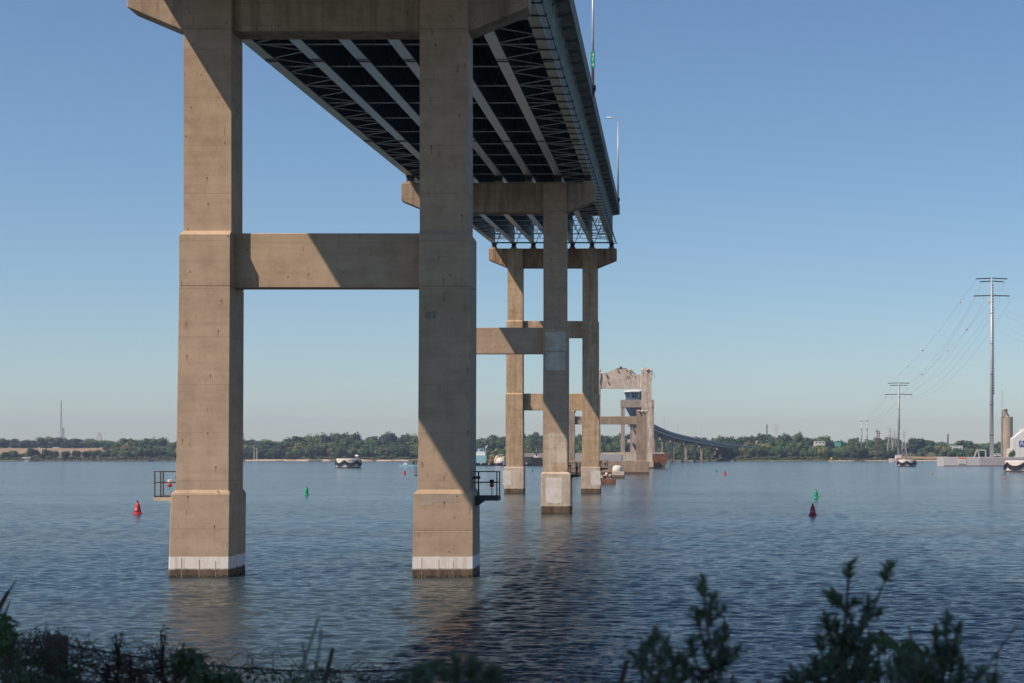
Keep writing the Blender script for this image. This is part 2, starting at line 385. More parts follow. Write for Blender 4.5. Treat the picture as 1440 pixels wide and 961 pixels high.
# ---- far shore
def lerp_tab(tab, x):
    if x <= tab[0][0]: return tab[0][1]
    for (a, ya), (b, yb) in zip(tab, tab[1:]):
        if x <= b: return ya + (yb-ya)*(x-a)/(b-a)
    return tab[-1][1]
def sm(a, b, x):
    t = min(1, max(0, (x-a)/(b-a))); return t*t*(3-2*t)
def shore_D(px): return 19.6 + 0.25*math.sin(px*0.021) + 0.12*math.sin(px*0.083+1) + 0.10*math.sin(px*0.23)
def shore_h(x, y):
    D = y/DY; px = x/(D*U) + 925
    s = shore_D(px)
    h = -2.0 + 3.4*sm(s-0.10, s+0.35, D)
    lf = 1 - sm(150, 420, px)
    h += lf*13.5*sm(20.9, 25.5, D) + (1-lf)*9*sm(20.5, 24.5, D)
    return h + 0.25*math.sin(x*0.05)*math.sin(y*0.07)
xs = sorted([-5800,-4500,-3600,-3000,-2500]+[-2100+14*i for i in range(236)]+[1250,1400,1700,2200,3000,4200,5800])
ysh = [19.3+0.06*i for i in range(40)]+[21.8+0.25*i for i in range(24)]+[28,31,36,44,56,69]
grid_sheet('far_shore_ground', xs, [d*DY for d in ysh], shore_h, M_GRASS)
def strip(name, pxa, pxb, d0, d1, mat, up, n=60, jag=0.0):
    mb = MB(); rows = 8
    for j in range(rows):
        for i in range(n+1):
            px = pxa+(pxb-pxa)*i/n; base = shore_D(px)
            e0 = d0(base) if callable(d0) else d0; e1 = d1(base) if callable(d1) else d1
            t = j/(rows-1); D = e0+(e1-e0)*t + jag*math.sin(px*0.9+j)*(1 if j == rows-1 else 0)
            x = (px-925)*D*U; y = D*DY; mb.v.append((x, y, shore_h(x, y)+up))
    for j in range(rows-1):
        for i in range(n):
            a = j*(n+1)+i; mb.f.append((a, a+1, a+n+2, a+n+1)); mb.m.append(0)
    o = link(name, mb.mesh(name, mat, smooth=True)); return props(o, kind='structure')
strip('beach', 345, 640, lambda s: s-0.02, lambda s: s+0.55, M_SAND, 0.12, 80, 0.05)
strip('beach', 1165, 1330, lambda s: s-0.02, lambda s: s+0.22, M_SAND, 0.12, 50, 0.03)
strip('beach', 860, 1165, lambda s: s-0.02, lambda s: s+0.12, M_SAND, 0.12, 60, 0.05)
strip('field', -220, 152, 22.6, 24.9, M_FIELD, 0.25, 60, 0.1)
strip('field', 1268, 1332, 20.5, 21.9, M_FIELD, 0.5, 20, 0.05)

# ================================================================== BRIDGE PIERS
XC = -468.7
def Zg(D):
    t = D - 1.02; return 884 + 98.6*t + 4.6*t*t
GX = [XC + (i-3)*87.4 for i in range(7)]
def irregular(cx, cz, w, h, n=14, j=0.12, seed=0):
    r = random.Random(seed); pts = []
    per = []
    m = 9
    for a, b in (((1, -1), (1, 1)), ((1, 1), (-1, 1)), ((-1, 1), (-1, -1)), ((-1, -1), (1, -1))):
        for i in range(m):
            t = (i+.2)/m; x = a[0]+(b[0]-a[0])*t; z = a[1]+(b[1]-a[1])*t
            pts.append((cx+x*w/2*(1-r.random()**2*j*2.2), cz+z*h/2*(1-r.random()**2*j*2.2)))
    return pts
def pier(name, D, cols, captop, beams, label, mat, base_mat, tip=51, depth=85.4):
    """cols: for each column list of (z, x0, x1, halfdepth); first part of list under z=123.2 is the base"""
    c = D + 0.02
    P = thing(name, (XC*U, c*DY, 0), label, 'bridge pier', 'concrete piers carrying the bridge')
    for base, shaft in cols:
        b = MB().levels([(z*U, x0*U, x1*U, (c-h)*DY, (c+h)*DY) for z, x0, x1, h in base])
        part('column_base', b, base_mat, P, bevel=0.05)
        s = MB().levels([(z*U, x0*U, x1*U, (c-h)*DY, (c+h)*DY) for z, x0, x1, h in shaft])
        part('column', s, mat, P, bevel=0.04)
    L, Rr = XC-285.3, XC+285.3
    xo0 = cols[0][1][-1][1]; xo1 = cols[1][1][-1][2]
    cap = MB().prism_xz([(x*U, z*U) for x, z in ((L, captop), (L, captop-tip), (xo0-1, captop-depth), (xo1+1, captop-depth), (Rr, captop-tip), (Rr, captop))][::1], (c-.0103)*DY, (c+.0103)*DY)
    part('cap_beam', cap, M_CAP3 if D > 3 else M_CAP, P, bevel=0.04)
    for z0, z1, hd, in beams:
        xa = cols[0][1][0][2]; xb = cols[1][1][0][1]
        part('crossbeam', MB().box((xa-4)*U, (xb+4)*U, (c-hd)*DY, (c+hd)*DY, z0*U, z1*U), mat, P, bevel=0.03)
    for gx in GX:
        b = MB(); zb = Zg(c)
        b.box((gx-13)*U, (gx+13)*U, (c-.0075)*DY, (c+.0075)*DY, (captop-2)*U, (captop+7)*U)
        b.box((gx-9)*U, (gx+9)*U, (c-.006)*DY, (c+.006)*DY, (captop+7)*U, (zb-1.5)*U, 1)
        b.box((gx-11)*U, (gx+11)*U, (c-.0085)*DY, (c+.0085)*DY, (zb-4)*U, (zb-1.8)*U, 1)
        part('bearing', b, [mat, M_DARKST], P)
    return P
def groove(z, x0, x1, h): return [(z-0.45, x0, x1, h), (z-0.2, x0+1, x1-1, h-.0005), (z+0.2, x0+1, x1-1, h-.0005), (z+0.45, x0, x1, h)]
def shaft1(l0, l1, m0, m1, u0, u1, capt, jz=410.2, ch=(483.1, 489.3)):
    h = [.0175, .0172, .0170, .0135]
    return ([(118, l0, l1, h[0])] + groove(jz, m0, m1, h[2]) + [(ch[0], m0, m1, h[2]), (ch[1], u0, u1, h[3])]
            + groove(capt-84, u0, u1, h[3]) + [(capt-1, u0, u1, h[3])])
cap1 = 859.0
colsA = [([(-60, -689.5, -603, .0200), (-2, -688.8, -603, .0200), (117.4, -685, -601.5, .0195), (123.2, -679.6, -605.4, .0176)],
          shaft1(-679.4, -605.2, -675.2, -603.6, -671.3, -603.5, cap1)),
         ([(-60, -345.6, -260.3, .0200), (-2, -345.4, -260.3, .0200), (64.7, -344.4, -260.3, .0198), (65, -344, -260.7, .0196), (65.4, -344.4, -260.3, .0198), (117.4, -343.3, -260.3, .0195), (123.2, -338.5, -265, .0176)],
          shaft1(-338.3, -265.2, -336.8, -264.3, -336.9, -268.8, cap1))]
P1 = pier('concrete_pier', 1.0, colsA, cap1, [(410.5, 488, .0065)],
          'nearest tall twin-column concrete pier with white-painted feet, filling the left of the view', M_CONC, M_CONCW)
def sym(o0, o1, side):   # outer, inner offsets from the pier's centre line
    return (XC-o0, XC-o1) if side == 0 else (XC+o1, XC+o0)
def simple_cols(capt, jz, ch, second=None, dx=0):
    out = []
    for s in (0, 1):
        b0 = sym(214, 127, s); l0 = sym(204, 132, s); m0 = sym(205, 133, s); u0 = sym(200.5, 133, s)
        base = [(-60, *b0, .0200), (117, *b0, .0198), (122, *sym(205, 131.5, s), .0178)]
        sh = [(118, *l0, .0175)]
        if second:
            zj, zc, wo = second
            w2 = sym(205+wo, 132, s)
            sh = [(118, *sym(207, 131, s), .0190)] + groove(zj, *w2, .0190) + [(zc-6, *w2, .0190), (zc, *m0, .0170)]
        sh += groove(jz, *m0, .0170) + [(ch-6, *m0, .0170), (ch, *u0, .0135)]
        sh += groove(capt-84, *u0, .0135) + [(capt-1, *u0, .0135)]
        out.append((base, sh))
    return out
P2 = pier('concrete_pier', 2.08, simple_cols(971, 469.3, 549), 971, [(469.6, 547, .0065)],
          'second concrete pier with pale mortar patches, its left column hidden behind the nearest pier', M_CONC, M_PALE)
P3 = pier('concrete_pier', 3.16, simple_cols(1092.5, 694, 772, (370.7, 448, 3)), 1092.5, [(694.3, 770, .0065), (371, 446, .0065)],
          'rust-stained third pier with two crossbeams under the cut end of the deck', M_CONC3, M_PALE)
def patch(P, mat, cx, cz, w, h, D, hd, seed, name='repair_patch', n=16, j=0.08):
    yf = (D+0.02-hd)*DY
    part(name, MB().prism_xz([(x*U, z*U) for x, z in irregular(cx, cz, w, h, n, j, seed)], yf-0.005, yf+0.03), mat, P)
def px2(px, py, D): return ((px-925)*D, 172-(py-640)*D)
x, z = px2(617, 701, 1.0); patch(P1, M_PATCH, x, z, 58, 12, 1.0, .01955, 1, j=0.12)
x, z = px2(600, 704, 1.0); patch(P1, M_PATCH, x, z, 20, 16, .99995, .01955, 5, j=0.12)
x, z = px2(604, 443, 1.0); patch(P1, M_DECKC, x, z, 17, 11, 1.0, .01735, 2, 'dark_patch', j=0.2)
x, z = px2(781, 480, 2.08); patch(P2, M_PATCHD, x, z, 64, 58, 2.08, .0171, 3, j=0.06)
x, z = px2(781, 508, 2.08); patch(P2, M_PATCHD, x, z, 62, 54, 2.08, .0172, 4, j=0.05)
x, z = px2(781, 637, 2.08); patch(P2, M_PALE, x, z, 68, 118, 2.08, .0175, 6, j=0.05)
x, z = px2(786, 657, 2.08); patch(P2, M_CONC3, x, z, 50, 26, 2.08, .0176, 7, j=0.08)
x, z = px2(779, 690, 2.08); patch(P2, M_WHITEW, x, z, 50, 78, 2.08, .0200, 8, j=0.05)
x, z = px2(838, 672, 3.16); patch(P3, M_WHITEW, x, z, 44, 68, 3.16, .0200, 9, j=0.08)
x, z = px2(713, 672, 3.16); patch(P3, M_WHITEW, x, z, 40, 70, 3.16, .0200, 10, j=0.1)

# formwork seams running down the painted feet
for (xs_, side) in (((-670, -645, -622), 0), ((-332, -308, -288), 1)):
    for k, xx in enumerate(xs_):
        part('foot_seam', MB().box((xx-.3)*U, (xx+.3)*U, 1.0*DY-.008, 1.0*DY+.03, -.1, (27-2*k)*U), M_SILO, P1)
# ================================================================== BRIDGE SUPERSTRUCTURE
B = thing('bridge_superstructure', (XC*U, 2.0*DY, 0), 'steel girder road deck seen from below, cut off above the third pier', 'bridge deck')
D0, D1 = -0.45, 3.195
ST = [D0 + (D1-D0)*i/81 for i in range(82)]
def ribbon(prof, mb=None, m=0, a=D0, b=D1, stn=None):   # prof: (x, z over the girder bottom), swept along the bridge
    mb = mb or MB(); st = stn or [d for d in ST if a-1e-6 <= d <= b+1e-6]
    return mb.loft([[(x*U, d*DY, (Zg(d)+z)*U) for x, z in prof] for d in st], m)
def rect(x0, x1, z0, z1): return [(x0, z0), (x1, z0), (x1, z1), (x0, z1)][::-1]
for i, gx in enumerate(GX):
    outer = i in (0, 6)
    g = ribbon(rect(gx-0.7, gx+0.7, 1.3, 126)); ribbon(rect(gx-8, gx+8, 126, 128.6), g)
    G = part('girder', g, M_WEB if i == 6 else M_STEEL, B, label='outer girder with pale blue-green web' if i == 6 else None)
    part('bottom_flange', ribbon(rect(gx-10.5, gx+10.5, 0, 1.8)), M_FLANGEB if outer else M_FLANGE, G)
    sp = MB()
    for ds in (1.34, 1.79, 2.42, 2.87, 0.70, 0.26):
        q = MB()
        for k in range(6):
            xx = gx-8.5+k*3.4
            ribbon(rect(xx-0.55, xx+0.55, -0.9, 0.2), q, stn=[ds-.006, ds+.006])
        ribbon(rect(gx-10, gx+10, -0.5, 0.1), q, stn=[ds+.006, ds+.0085])
        if ds > 1.1: part('splice_plate', q, M_DARKST, G)
    if i in (0, 6):
        sgn = 1 if i == 6 else -1; d = 1.02; me = None
        while d < D1-0.02:
            if me is None:
                me = MB().box(-0.5*U, 0.5*U, -0.05, 0.05, 3*U, 124*U)
                for k in range(1): pass
                me = MB().box(0 if sgn > 0 else -7*U, 7*U if sgn > 0 else 0, -0.015, 0.015, 2*U, 126*U).mesh('stiffener', M_WEB if i == 6 else M_STEEL)
            link('stiffener', me, G, Vector(((gx+sgn*.8)*U, d*DY, Zg(d)*U)) - B.location); d += 0.045
# cross frames, bay by bay
bw = 87.4-3
cfm = MB(); t = 2.0*U
cfm.beam((0, 0, 6*U), (bw*U, 0, 6*U), t*1.1, t*1.1); cfm.beam((0, 0, 116*U), (bw*U, 0, 116*U), t, t, 1)
cfm.beam((2*U, 0, 114*U), (bw/2*U, 0, 8*U), t, t, 1); cfm.beam(((bw-2)*U, 0, 114*U), (bw/2*U, 0, 8*U), t, t, 1)
cfme = cfm.mesh('cross_frame', [M_BRACE, M_STEEL])
lbm = {}
k = 0; d = 1.02 - 0.09*4
frames = []
while d < D1-0.03: frames.append(d); d += 0.09
for d in frames:
    for i in range(6):
        link('cross_frame', cfme, B, Vector(((GX[i]+1.5)*U, d*DY, Zg(d)*U)) - B.location)
# lateral bracing zigzags in the two outer bays
for i in (0, 5):
    d = 1.04
    while d < D1-0.06:
        for s in (-1, 1):
            e = d + s*0.03
            p0 = Vector(((GX[i]+4)*U, d*DY, (Zg(d)+3.4)*U)); p1 = Vector(((GX[i+1]-4)*U, e*DY, (Zg(e)+3.4+s*0.05)*U))
            part('lateral_brace', MB().beam(p0, p1, 1.5*U, 1.5*U), M_BRACE, B)
        d += 0.06
# inner bay diagonals, dark
for i in (1, 2, 3, 4):
    for n_, d in enumerate(frames[4:-1:2]):
        s = 1 if (n_+i) % 2 else -1
        xa, xb = (GX[i]+4, GX[i+1]-4) if s > 0 else (GX[i+1]-4, GX[i]+4)
        p0 = Vector((xa*U, d*DY, (Zg(d)+108)*U)); p1 = Vector((xb*U, (d+.09)*DY, (Zg(d+.09)+108)*U))
        part('top_brace', MB().beam(p0, p1, 1.6*U, 1.6*U), M_DARKST, B)
# end beam
for i in range(6):
    z = Zg(3.185)
    eb = MB().box((GX[i]+1)*U, (GX[i+1]-1)*U, 3.183*DY, 3.187*DY, (z+1)*U, (z+6)*U)
    eb.beam(((GX[i]+12)*U, 3.185*DY, (z+6)*U), ((GX[i]+40)*U, 3.185*DY, (z+80)*U), 2.4*U, 2.4*U)
    eb.beam(((GX[i]+70)*U, 3.185*DY, (z+6)*U), ((GX[i]+44)*U, 3.185*DY, (z+80)*U), 2.4*U, 2.4*U)
    eb.box((GX[i]+1)*U, (GX[i+1]-1)*U, 3.184*DY, 3.186*DY, (z+44)*U, (z+46)*U)
    part('end_frame', eb, M_DARKST, B)
# deck slab, forms, parapets
EL, ER = XC-297.5, XC+297.5
slab = ribbon([(EL, 131), (EL, 140), (ER, 140), (ER, 131), (ER-26, 129), (EL+26, 129)][::-1][::-1], a=D0, b=3.2)
part('deck_slab', slab, M_DECKC, B)
for i in range(6):
    f = ribbon(rect(GX[i]+8.2, GX[i+1]-8.2, 127.6, 128.8))
    x = GX[i]+10
    while x < GX[i+1]-10:
        ribbon(rect(x, x+2, 126.6, 127.5), f); x += 6
    part('deck_form', f, M_SOFFIT, B)
part('road_surface', ribbon(rect(EL+9, ER-9, 140.1, 142)), M_ROAD, B)
for s, e in ((1, ER), (-1, EL)):
    prof = [(e, 130.5), (e, 171), (e-s*5, 171), (e-s*7, 150), (e-s*12, 140.5)] if s > 0 else [(e+12, 140.5), (e+7, 150), (e+5, 171), (e, 171), (e, 130.5)]
    for k in range(0, 81, 5):
        a, b2 = ST[k]+.0004, ST[min(k+5, 81)]-.0004
        stn = [a, (a+b2)/2, b2]
        e2 = [(x + s*0.7, z) for x, z in prof]
        part('parapet', ribbon(e2, stn=stn), M_DECKC, B)
    q = 1.0
    while q < D1:
        part('overhang_rib', ribbon([(e-s*2, 126.5), (e-s*28, 123), (e-s*28, 128.2), (e-s*2, 130.2)], stn=[q-.0006, q+.0006]), M_STEEL, B); q += 0.053
# inspection conduit on brackets along the right outer girder
part('conduit', ribbon([(-185+1.3*math.cos(a), -1.0+1.3*math.sin(a)) for a in [math.pi/3*j for j in range(6)]]), M_DARKST, B)
part('conduit', ribbon([(-187.6+0.8*math.cos(a), 1.8+0.8*math.sin(a)) for a in [math.pi/3*j for j in range(6)]]), M_BRACE, B, label='thin pale upper conduit')
d = 1.056
bm = MB().box(-216.5*U, -183*U, -0.05, 0.05, -2.4*U, -0.3*U).box(-187*U, -183*U, -0.09, 0.09, -2.5*U, 3*U).mesh('conduit_bracket', M_DARKST)
while d < D1:
    link('conduit_bracket', bm, B, Vector((0, d*DY, Zg(d)*U)) - B.location); d += 0.04

# ---- light poles
def text_mesh(txt, size, extr=0.004):
    cu = bpy.data.curves.new('t', 'FONT'); cu.body = txt; cu.size = size; cu.extrude = extr; cu.align_x = 'CENTER'; cu.align_y = 'CENTER'
    o = bpy.data.objects.new('t', cu); COL.objects.link(o)
    dg = bpy.context.evaluated_depsgraph_get(); me = bpy.data.meshes.new_from_object(o.evaluated_get(dg))
    bpy.data.objects.remove(o); return me
def light_pole(D, label, sign):
    x0 = (ER-1)*U; y0 = D*DY; z0 = (Zg(D)+150)*U; z1 = z0+12.9
    T = thing('street_lamp', (x0, y0, z0), label, 'street lamp', 'street lamps along the right parapet')
    part('bracket', MB().levels([(z0-0.5, x0-.05, x0+0.12, y0-.15, y0+.15), (z0+0.3, x0-.2, x0+0.4, y0-.25, y0+.25), (z0+0.6, x0-.2, x0+0.4, y0-.25, y0+.25)]), M_DARKST, T)
    p = MB().tube((x0+.1, y0, z0+.6), (x0+.1, y0, z1-.7), 0.15, 0.07, 10)
    part('pole', p, M_GALV, T, smooth=True)
    arc = [(x0+.1-0.6*(1-math.cos(a)), y0, z1-.7+0.6*math.sin(a)) for a in [math.pi/2*j/5 for j in range(6)]]+[(x0-1.1, y0, z1-.02)]
    part('arm', MB().path(arc, 0.06, 0.05, 6), M_GALV, T)
    part('lamp_head', MB().levels([(z1-.12, x0-1.65, x0-.95, y0-.12, y0+.12), (z1+.02, x0-1.7, x0-.9, y0-.15, y0+.15), (z1+.1, x0-1.6, x0-1.0, y0-.08, y0+.08)]), M_WHITE, T)
    if sign:
        s = part('number_sign', MB().box(x0-.10, x0+.32, y0-.20, y0-.17, z0+2.2, z0+3.75), M_SIGNG, T)
        for ch, zz in zip('474', (3.42, 2.96, 2.48)):
            me = text_mesh(ch, 0.52); me.materials.clear(); me.materials.append(M_WHITE)
            link('digit', me, s, (x0+.11-x0, -0.21, zz), (R(90), 0, 0))
light_pole(1.856, 'nearer street lamp with a green number sign near its foot', True)
light_pole(3.03, 'farther galvanised street lamp whose curved arm and white head show against the sky', False)

# ---- navigation light platforms on the columns
def nav_platform(D, side, x_att, label, full=True):
    """side -1 extends left, +1 extends right, x_att = column face x in metres"""
    c = (D+0.02)*DY; zf = 6.19-(697.3-640)*1.015*U; s = side
    T = thing('navigation_light_platform', (x_att, c, zf), label, 'platform', 'navigation light platforms on the piers')
    w = 1.27 if side > 0 else 1.24
    yf, yb = c-0.75, c+0.75
    xa, xb = x_att, x_att+s*w
    x0, x1 = min(xa, xb), max(xa, xb)
    part('walkway', MB().box(x0, x1, yf, yb, zf-.05, zf), M_RUSTP, T)
    fr = MB()
    for y in (yf+.05, yb-.05):
        fr.box(x0, x1, y-.04, y+.04, zf-.25, zf-.052)
        fr.prism_xz([(xa, zf-.62), (xa, zf-.25), (xa+s*.55, zf-.25)][::s], y-.03, y+.03)
    fr.box(min(xb, xb+s*.03), max(xb, xb+s*.03), yf, yb, zf-.25, zf-.052)
    part('support_bracket', fr, M_PALE if side < 0 else M_DARKST, T)
    for (px_, py_) in ((xb-s*.04, yf), (xb-s*.04, yb), (xa+s*.12, yb), (xb-s*.34, yf) if side < 0 else (xa+s*.30, yf)):
        part('railing_post', MB().box(px_-.028, px_+.028, py_-.028, py_+.028, zf, zf+1.24), M_RUSTP if side < 0 else M_DARKST, T)
    for h in (0.68, 1.24):
        rl = MB()
        for y in (yf, yb): rl.box(x0, x1, y-.022, y+.022, zf+h-.022, zf+h+.022)
        rl.box(xb-s*.04-.022, xb-s*.04+.022, yf, yb, zf+h-.02, zf+h+.024)
        part('rail', rl, M_RUSTP if side < 0 else M_DARKST, T)
    lx = xa+s*(0.90 if side > 0 else 0.64)
    part('lamp_pole', MB().tube((lx, c, zf), (lx, c, zf+.45), .025, .025, 8), M_GALV, T)
    part('lamp_skirt', MB().lathe([(.06, .44), (.13, .50), (.12, .56), (.05, .62)], (lx, c, zf), 12), M_RED, T)
    part('lamp', MB().lathe([(.05, .60), (.11, .64), (.13, .80), (.09, .82)], (lx, c, zf), 12), M_WHITE if side < 0 else M_BLACK, T)
    part('mounting_arm', MB().box(min(xa-s*.05, xa+s*.30), max(xa-s*.05, xa+s*.30), c-.2, c+.1, zf+.86, zf+1.0), M_RUSTP, T)
nav_platform(1.0, -1, -682*U, 'rusty railed platform with a white and red lamp on the leftmost column')
nav_platform(1.0, 1, -263*U, 'dark railed platform right of the right column of the nearest pier')
nav_platform(2.08, 1, (XC+205)*U, 'small dark railed platform on the right side of the second pier')
nav_platform(3.16, 1, (XC+209)*U, 'small railed platform low on the right side of the third pier')

# ================================================================== BROKEN PIERS
def stub(D, x0, x1, top, label, rusty):
    T = thing('broken_pier_stub', ((x0+x1)/2*U, (D+.018)*DY, 0), label, 'pier stub', 'stubs of collapsed piers')
    part('footing', MB().box(x0*U, x1*U, D*DY, (D+.037)*DY, -2, top*U), [M_RUST if rusty else M_PALE], T, bevel=0.05)
    return T
T4 = stub(4.22, -340, -252, 30, 'rusty-edged pier stub heaped with broken concrete right of the third pier', True)
r = random.Random(4)
for k in range(16):
    cx = r.uniform(-334, -262); cz = 30+r.uniform(0, 34)*(1-abs(cx+300)/80); s_ = r.uniform(6, 13)
    rb = MB().loft([[(cx*U+math.cos(a)*s_*U*r.uniform(.8, 1.2)*q, 4.235*DY+math.sin(a)*s_*U*q+r.uniform(-.8, .8), (cz+dz)*U) for a in [j*math.pi/3 for j in range(6)]] for q, dz in ((.8, -5), (1, 1), (.6, 7))])
    part('rubble_block', rb, M_BROKEN, T4)
T5 = stub(5.26, -338, -248, 48, 'pier stub carrying a rounded pale mound, behind the rubble-topped stub', False)
part('pale_mound', MB().loft([[(-300*U+math.cos(a)*36*U*q*(1+.08*math.sin(3*a)), 5.28*DY+math.sin(a)*1.2*q, (48+dz)*U) for a in [j*math.pi/8 for j in range(16)]] for q, dz in ((1, -1), (1.04, 12), (.98, 28), (.8, 40), (.45, 46))]), M_TARP, T5, smooth=True)
def curve(p0, p1, bend, n=8):
    p0, p1 = Vector(p0), Vector(p1); L = (p1-p0).length
    return [p0.lerp(p1, i/n)+Vector(bend)*L*math.sin(math.pi*i/n) for i in range(n+1)]
def jag(x0, x1, z, amp, n, seed):
    r = random.Random(seed); return [(x0+(x1-x0)*i/n, z+r.uniform(-amp, amp)) for i in range(n+1)]
# pier 6
D = 6.36; c = D+.025
T6 = thing('broken_main_pier', (XC*U, c*DY, 0), 'lower broken pier with a crash wall between its feet and its top sheared off', 'bridge pier')
for s in (0, 1):
    b0 = sym(391, 266, s); l0 = sym(372, 276, s)
    part('column_base', MB().box(b0[0]*U, b0[1]*U, D*DY, (D+.05)*DY, -2, 118*U), M_TAN6, T6, bevel=.06)
    tz = 560 if s else 560
    poly = [(l0[0]*U, 118*U), (l0[1]*U, 118*U)] + [(x*U, z*U) for x, z in jag(l0[1], l0[0], tz, 12, 7, 20+s)]
    part('column', MB().prism_xz(poly[::-1], (D+.007)*DY, (D+.043)*DY), M_TAN6, T6)
part('strut', MB().box((XC-277)*U, (XC+277)*U, (c-.009)*DY, (c+.009)*DY, 446*U, 518*U), M_TAN6, T6, bevel=.05)
part('crash_wall', MB().box((XC-267)*U, (XC+267)*U, (c-.018)*DY, (c+.018)*DY, -2, 120*U), M_TAN6, T6, bevel=.05)
# pier 7, taller
D = 8.85; c = D+.025
T7 = thing('broken_main_pier', (XC*U, c*DY, 0), 'tall broken pier with a ragged thick upper beam and shattered column top', 'bridge pier')
def C7(px): return (px-925)*D
for s in (0, 1):
    l0 = (C7(902), C7(916)) if s else (C7(829), C7(844))
    top = 172+(640-521)*D
    part('column_base', MB().box((l0[0]-12)*U, (l0[1]+26)*U, D*DY, (D+.06)*DY, -2, 92*U), M_PALE, T7, bevel=.06)
    pl = [(l0[0], 90), (l0[1]+(14 if s else 0), 90), (l0[1]+2, top-300), (l0[1]+4, top-200), (l0[1]-6, top-150), (l0[1]+6, top-60), (l0[1]+3, top-10), ((l0[0]*.3+l0[1]*.7), top+10), ((l0[0]+l0[1])/2, top+48), (l0[0]+30, top+20), (l0[0], top-6)]
    part('column', MB().prism_xz([(x*U, z*U) for x, z in pl][::-1], (D+.006)*DY, (D+.046)*DY), M_BROKEN, T7)
    rr = random.Random(30+s)
    part('hanging_rubble', MB().loft([[(l0[1]*U+math.cos(a)*.5*q*rr.uniform(.7, 1.3)-.2, (D+.02)*DY+math.sin(a)*1.2*q, (top+dz)*U) for a in [j*math.pi/3 for j in range(6)]] for q, dz in ((.5, -120), (1, -60), (1.2, -30), (.9, 10), (.3, 26))]), M_BROKEN, T7)
def Z7(py): return 172-(py-640)*D
bp = [(843, 546.5), (902, 546.5), (902, 526.5), (895, 527), (892.5, 524), (888, 521.5), (882, 520.5), (872, 519.5), (864, 519), (858, 522), (853, 525.5), (848, 527), (843, 524)]
part('upper_beam', MB().prism_xz([(C7(a)*U, Z7(b)*U) for a, b in bp][::-1], (c-.012)*DY, (c+.012)*DY), M_BROKEN, T7)
part('bearing', MB().box(C7(866)*U, C7(881)*U, (c-.01)*DY, (c+.01)*DY, Z7(519.3)*U, Z7(518)*U).box(C7(871)*U, C7(875)*U, (c-.006)*DY, (c+.006)*DY, Z7(518)*U, Z7(515.5)*U), M_RUSTP, T7)
part('crash_wall', MB().box(C7(842)*U, C7(905)*U, (c-.015)*DY, (c+.015)*DY, -2, Z7(636.5)*U), M_PALE, T7)
M_BRK6 = M_PALE
def crumbs(T, x0, x1, y, z, n, size, seed, mat=None, zr=1.0):
    r = random.Random(seed)
    for k in range(n):
        cx = r.uniform(x0, x1)*U; cz = z*U+(r.uniform(-.4, .25) if zr == 1 else r.uniform(-.3, .5)*zr)*size; s_ = size*r.uniform(.4, 1.1); cy = y+r.uniform(-2, 2)
        rb = MB().loft([[(cx+math.cos(a+r.random())*s_*q, cy+math.sin(a+r.random())*s_*q, cz+dz*s_) for a in [j*math.pi/2.5 for j in range(5)]] for q, dz in ((.7, -.6), (1, 0), (.5, .55))])
        part('rubble_block', rb, mat or M_BROKEN, T)
crumbs(T6, C7(0)*0+(XC+276), XC+372, (6.385)*DY, 566, 12, .55, 50)
crumbs(T6, XC-372, XC-276, (6.385)*DY, 566, 8, .55, 51)
crumbs(T7, C7(902.5), C7(915.5), 8.875*DY, 172+(640-519.5)*8.85, 16, .75, 52)
crumbs(T7, C7(848), C7(858), 8.86*DY, Z7(525), 7, .6, 53)
crumbs(T7, C7(860), C7(892), 8.86*DY, Z7(520), 14, .5, 54)
crumbs(T7, C7(914.5), C7(916.5), 8.87*DY, Z7(532), 9, .5, 55, zr=14)
for k in range(2):
    a = Vector((C7(915.5)*U, 8.86*DY, Z7(522+k*4)*U)); part('bent_rebar', MB().path(curve(a, a+Vector((1.2+.3*k, -1, -2.5)), (.25, 0, .1), 5), .09, .05, 4), M_RUSTP, T7)
# pier 8 beyond the gap
D = 15.0; c = D+.03
def C8(px): return (px-925)*D
def Z8(py): return 172-(py-640)*D
T8 = thing('main_pier', (C8(897)*U, c*DY, 0), 'intact flat-topped pier beyond the gap, framed inside the broken pier', 'bridge pier')
for a, b in ((873, 878.3), (914, 919.6)):
    part('column', MB().levels([(-2, C8(a-.5)*U, C8(b+.5)*U, (c-.03)*DY, (c+.03)*DY), (Z8(618)*U, C8(a-.3)*U, C8(b+.3)*U, (c-.03)*DY, (c+.03)*DY), (Z8(617.6)*U, C8(a)*U, C8(b)*U, (c-.028)*DY, (c+.028)*DY), (Z8(572)*U, C8(a)*U, C8(b)*U, (c-.028)*DY, (c+.028)*DY)]), M_FAR8, T8)
part('cap_beam', MB().box(C8(872.6)*U, C8(919.8)*U, (c-.032)*DY, (c+.032)*DY, Z8(573)*U, Z8(562.5)*U), M_FAR8, T8)
part('footing', MB().box(C8(868)*U, C8(922)*U, (c-.05)*DY, (c+.05)*DY, -2, Z8(636)*U), M_FAR8, T8)
part('grey_panel', MB().box(C7(843)*U, C7(895)*U, (8.85+.025-.0185)*DY, (8.85+.025-.0155)*DY, Z7(646.5)*U, Z7(639.5)*U), M_GREY, T7)  # grey panel across the crash wall face, darker than the wall
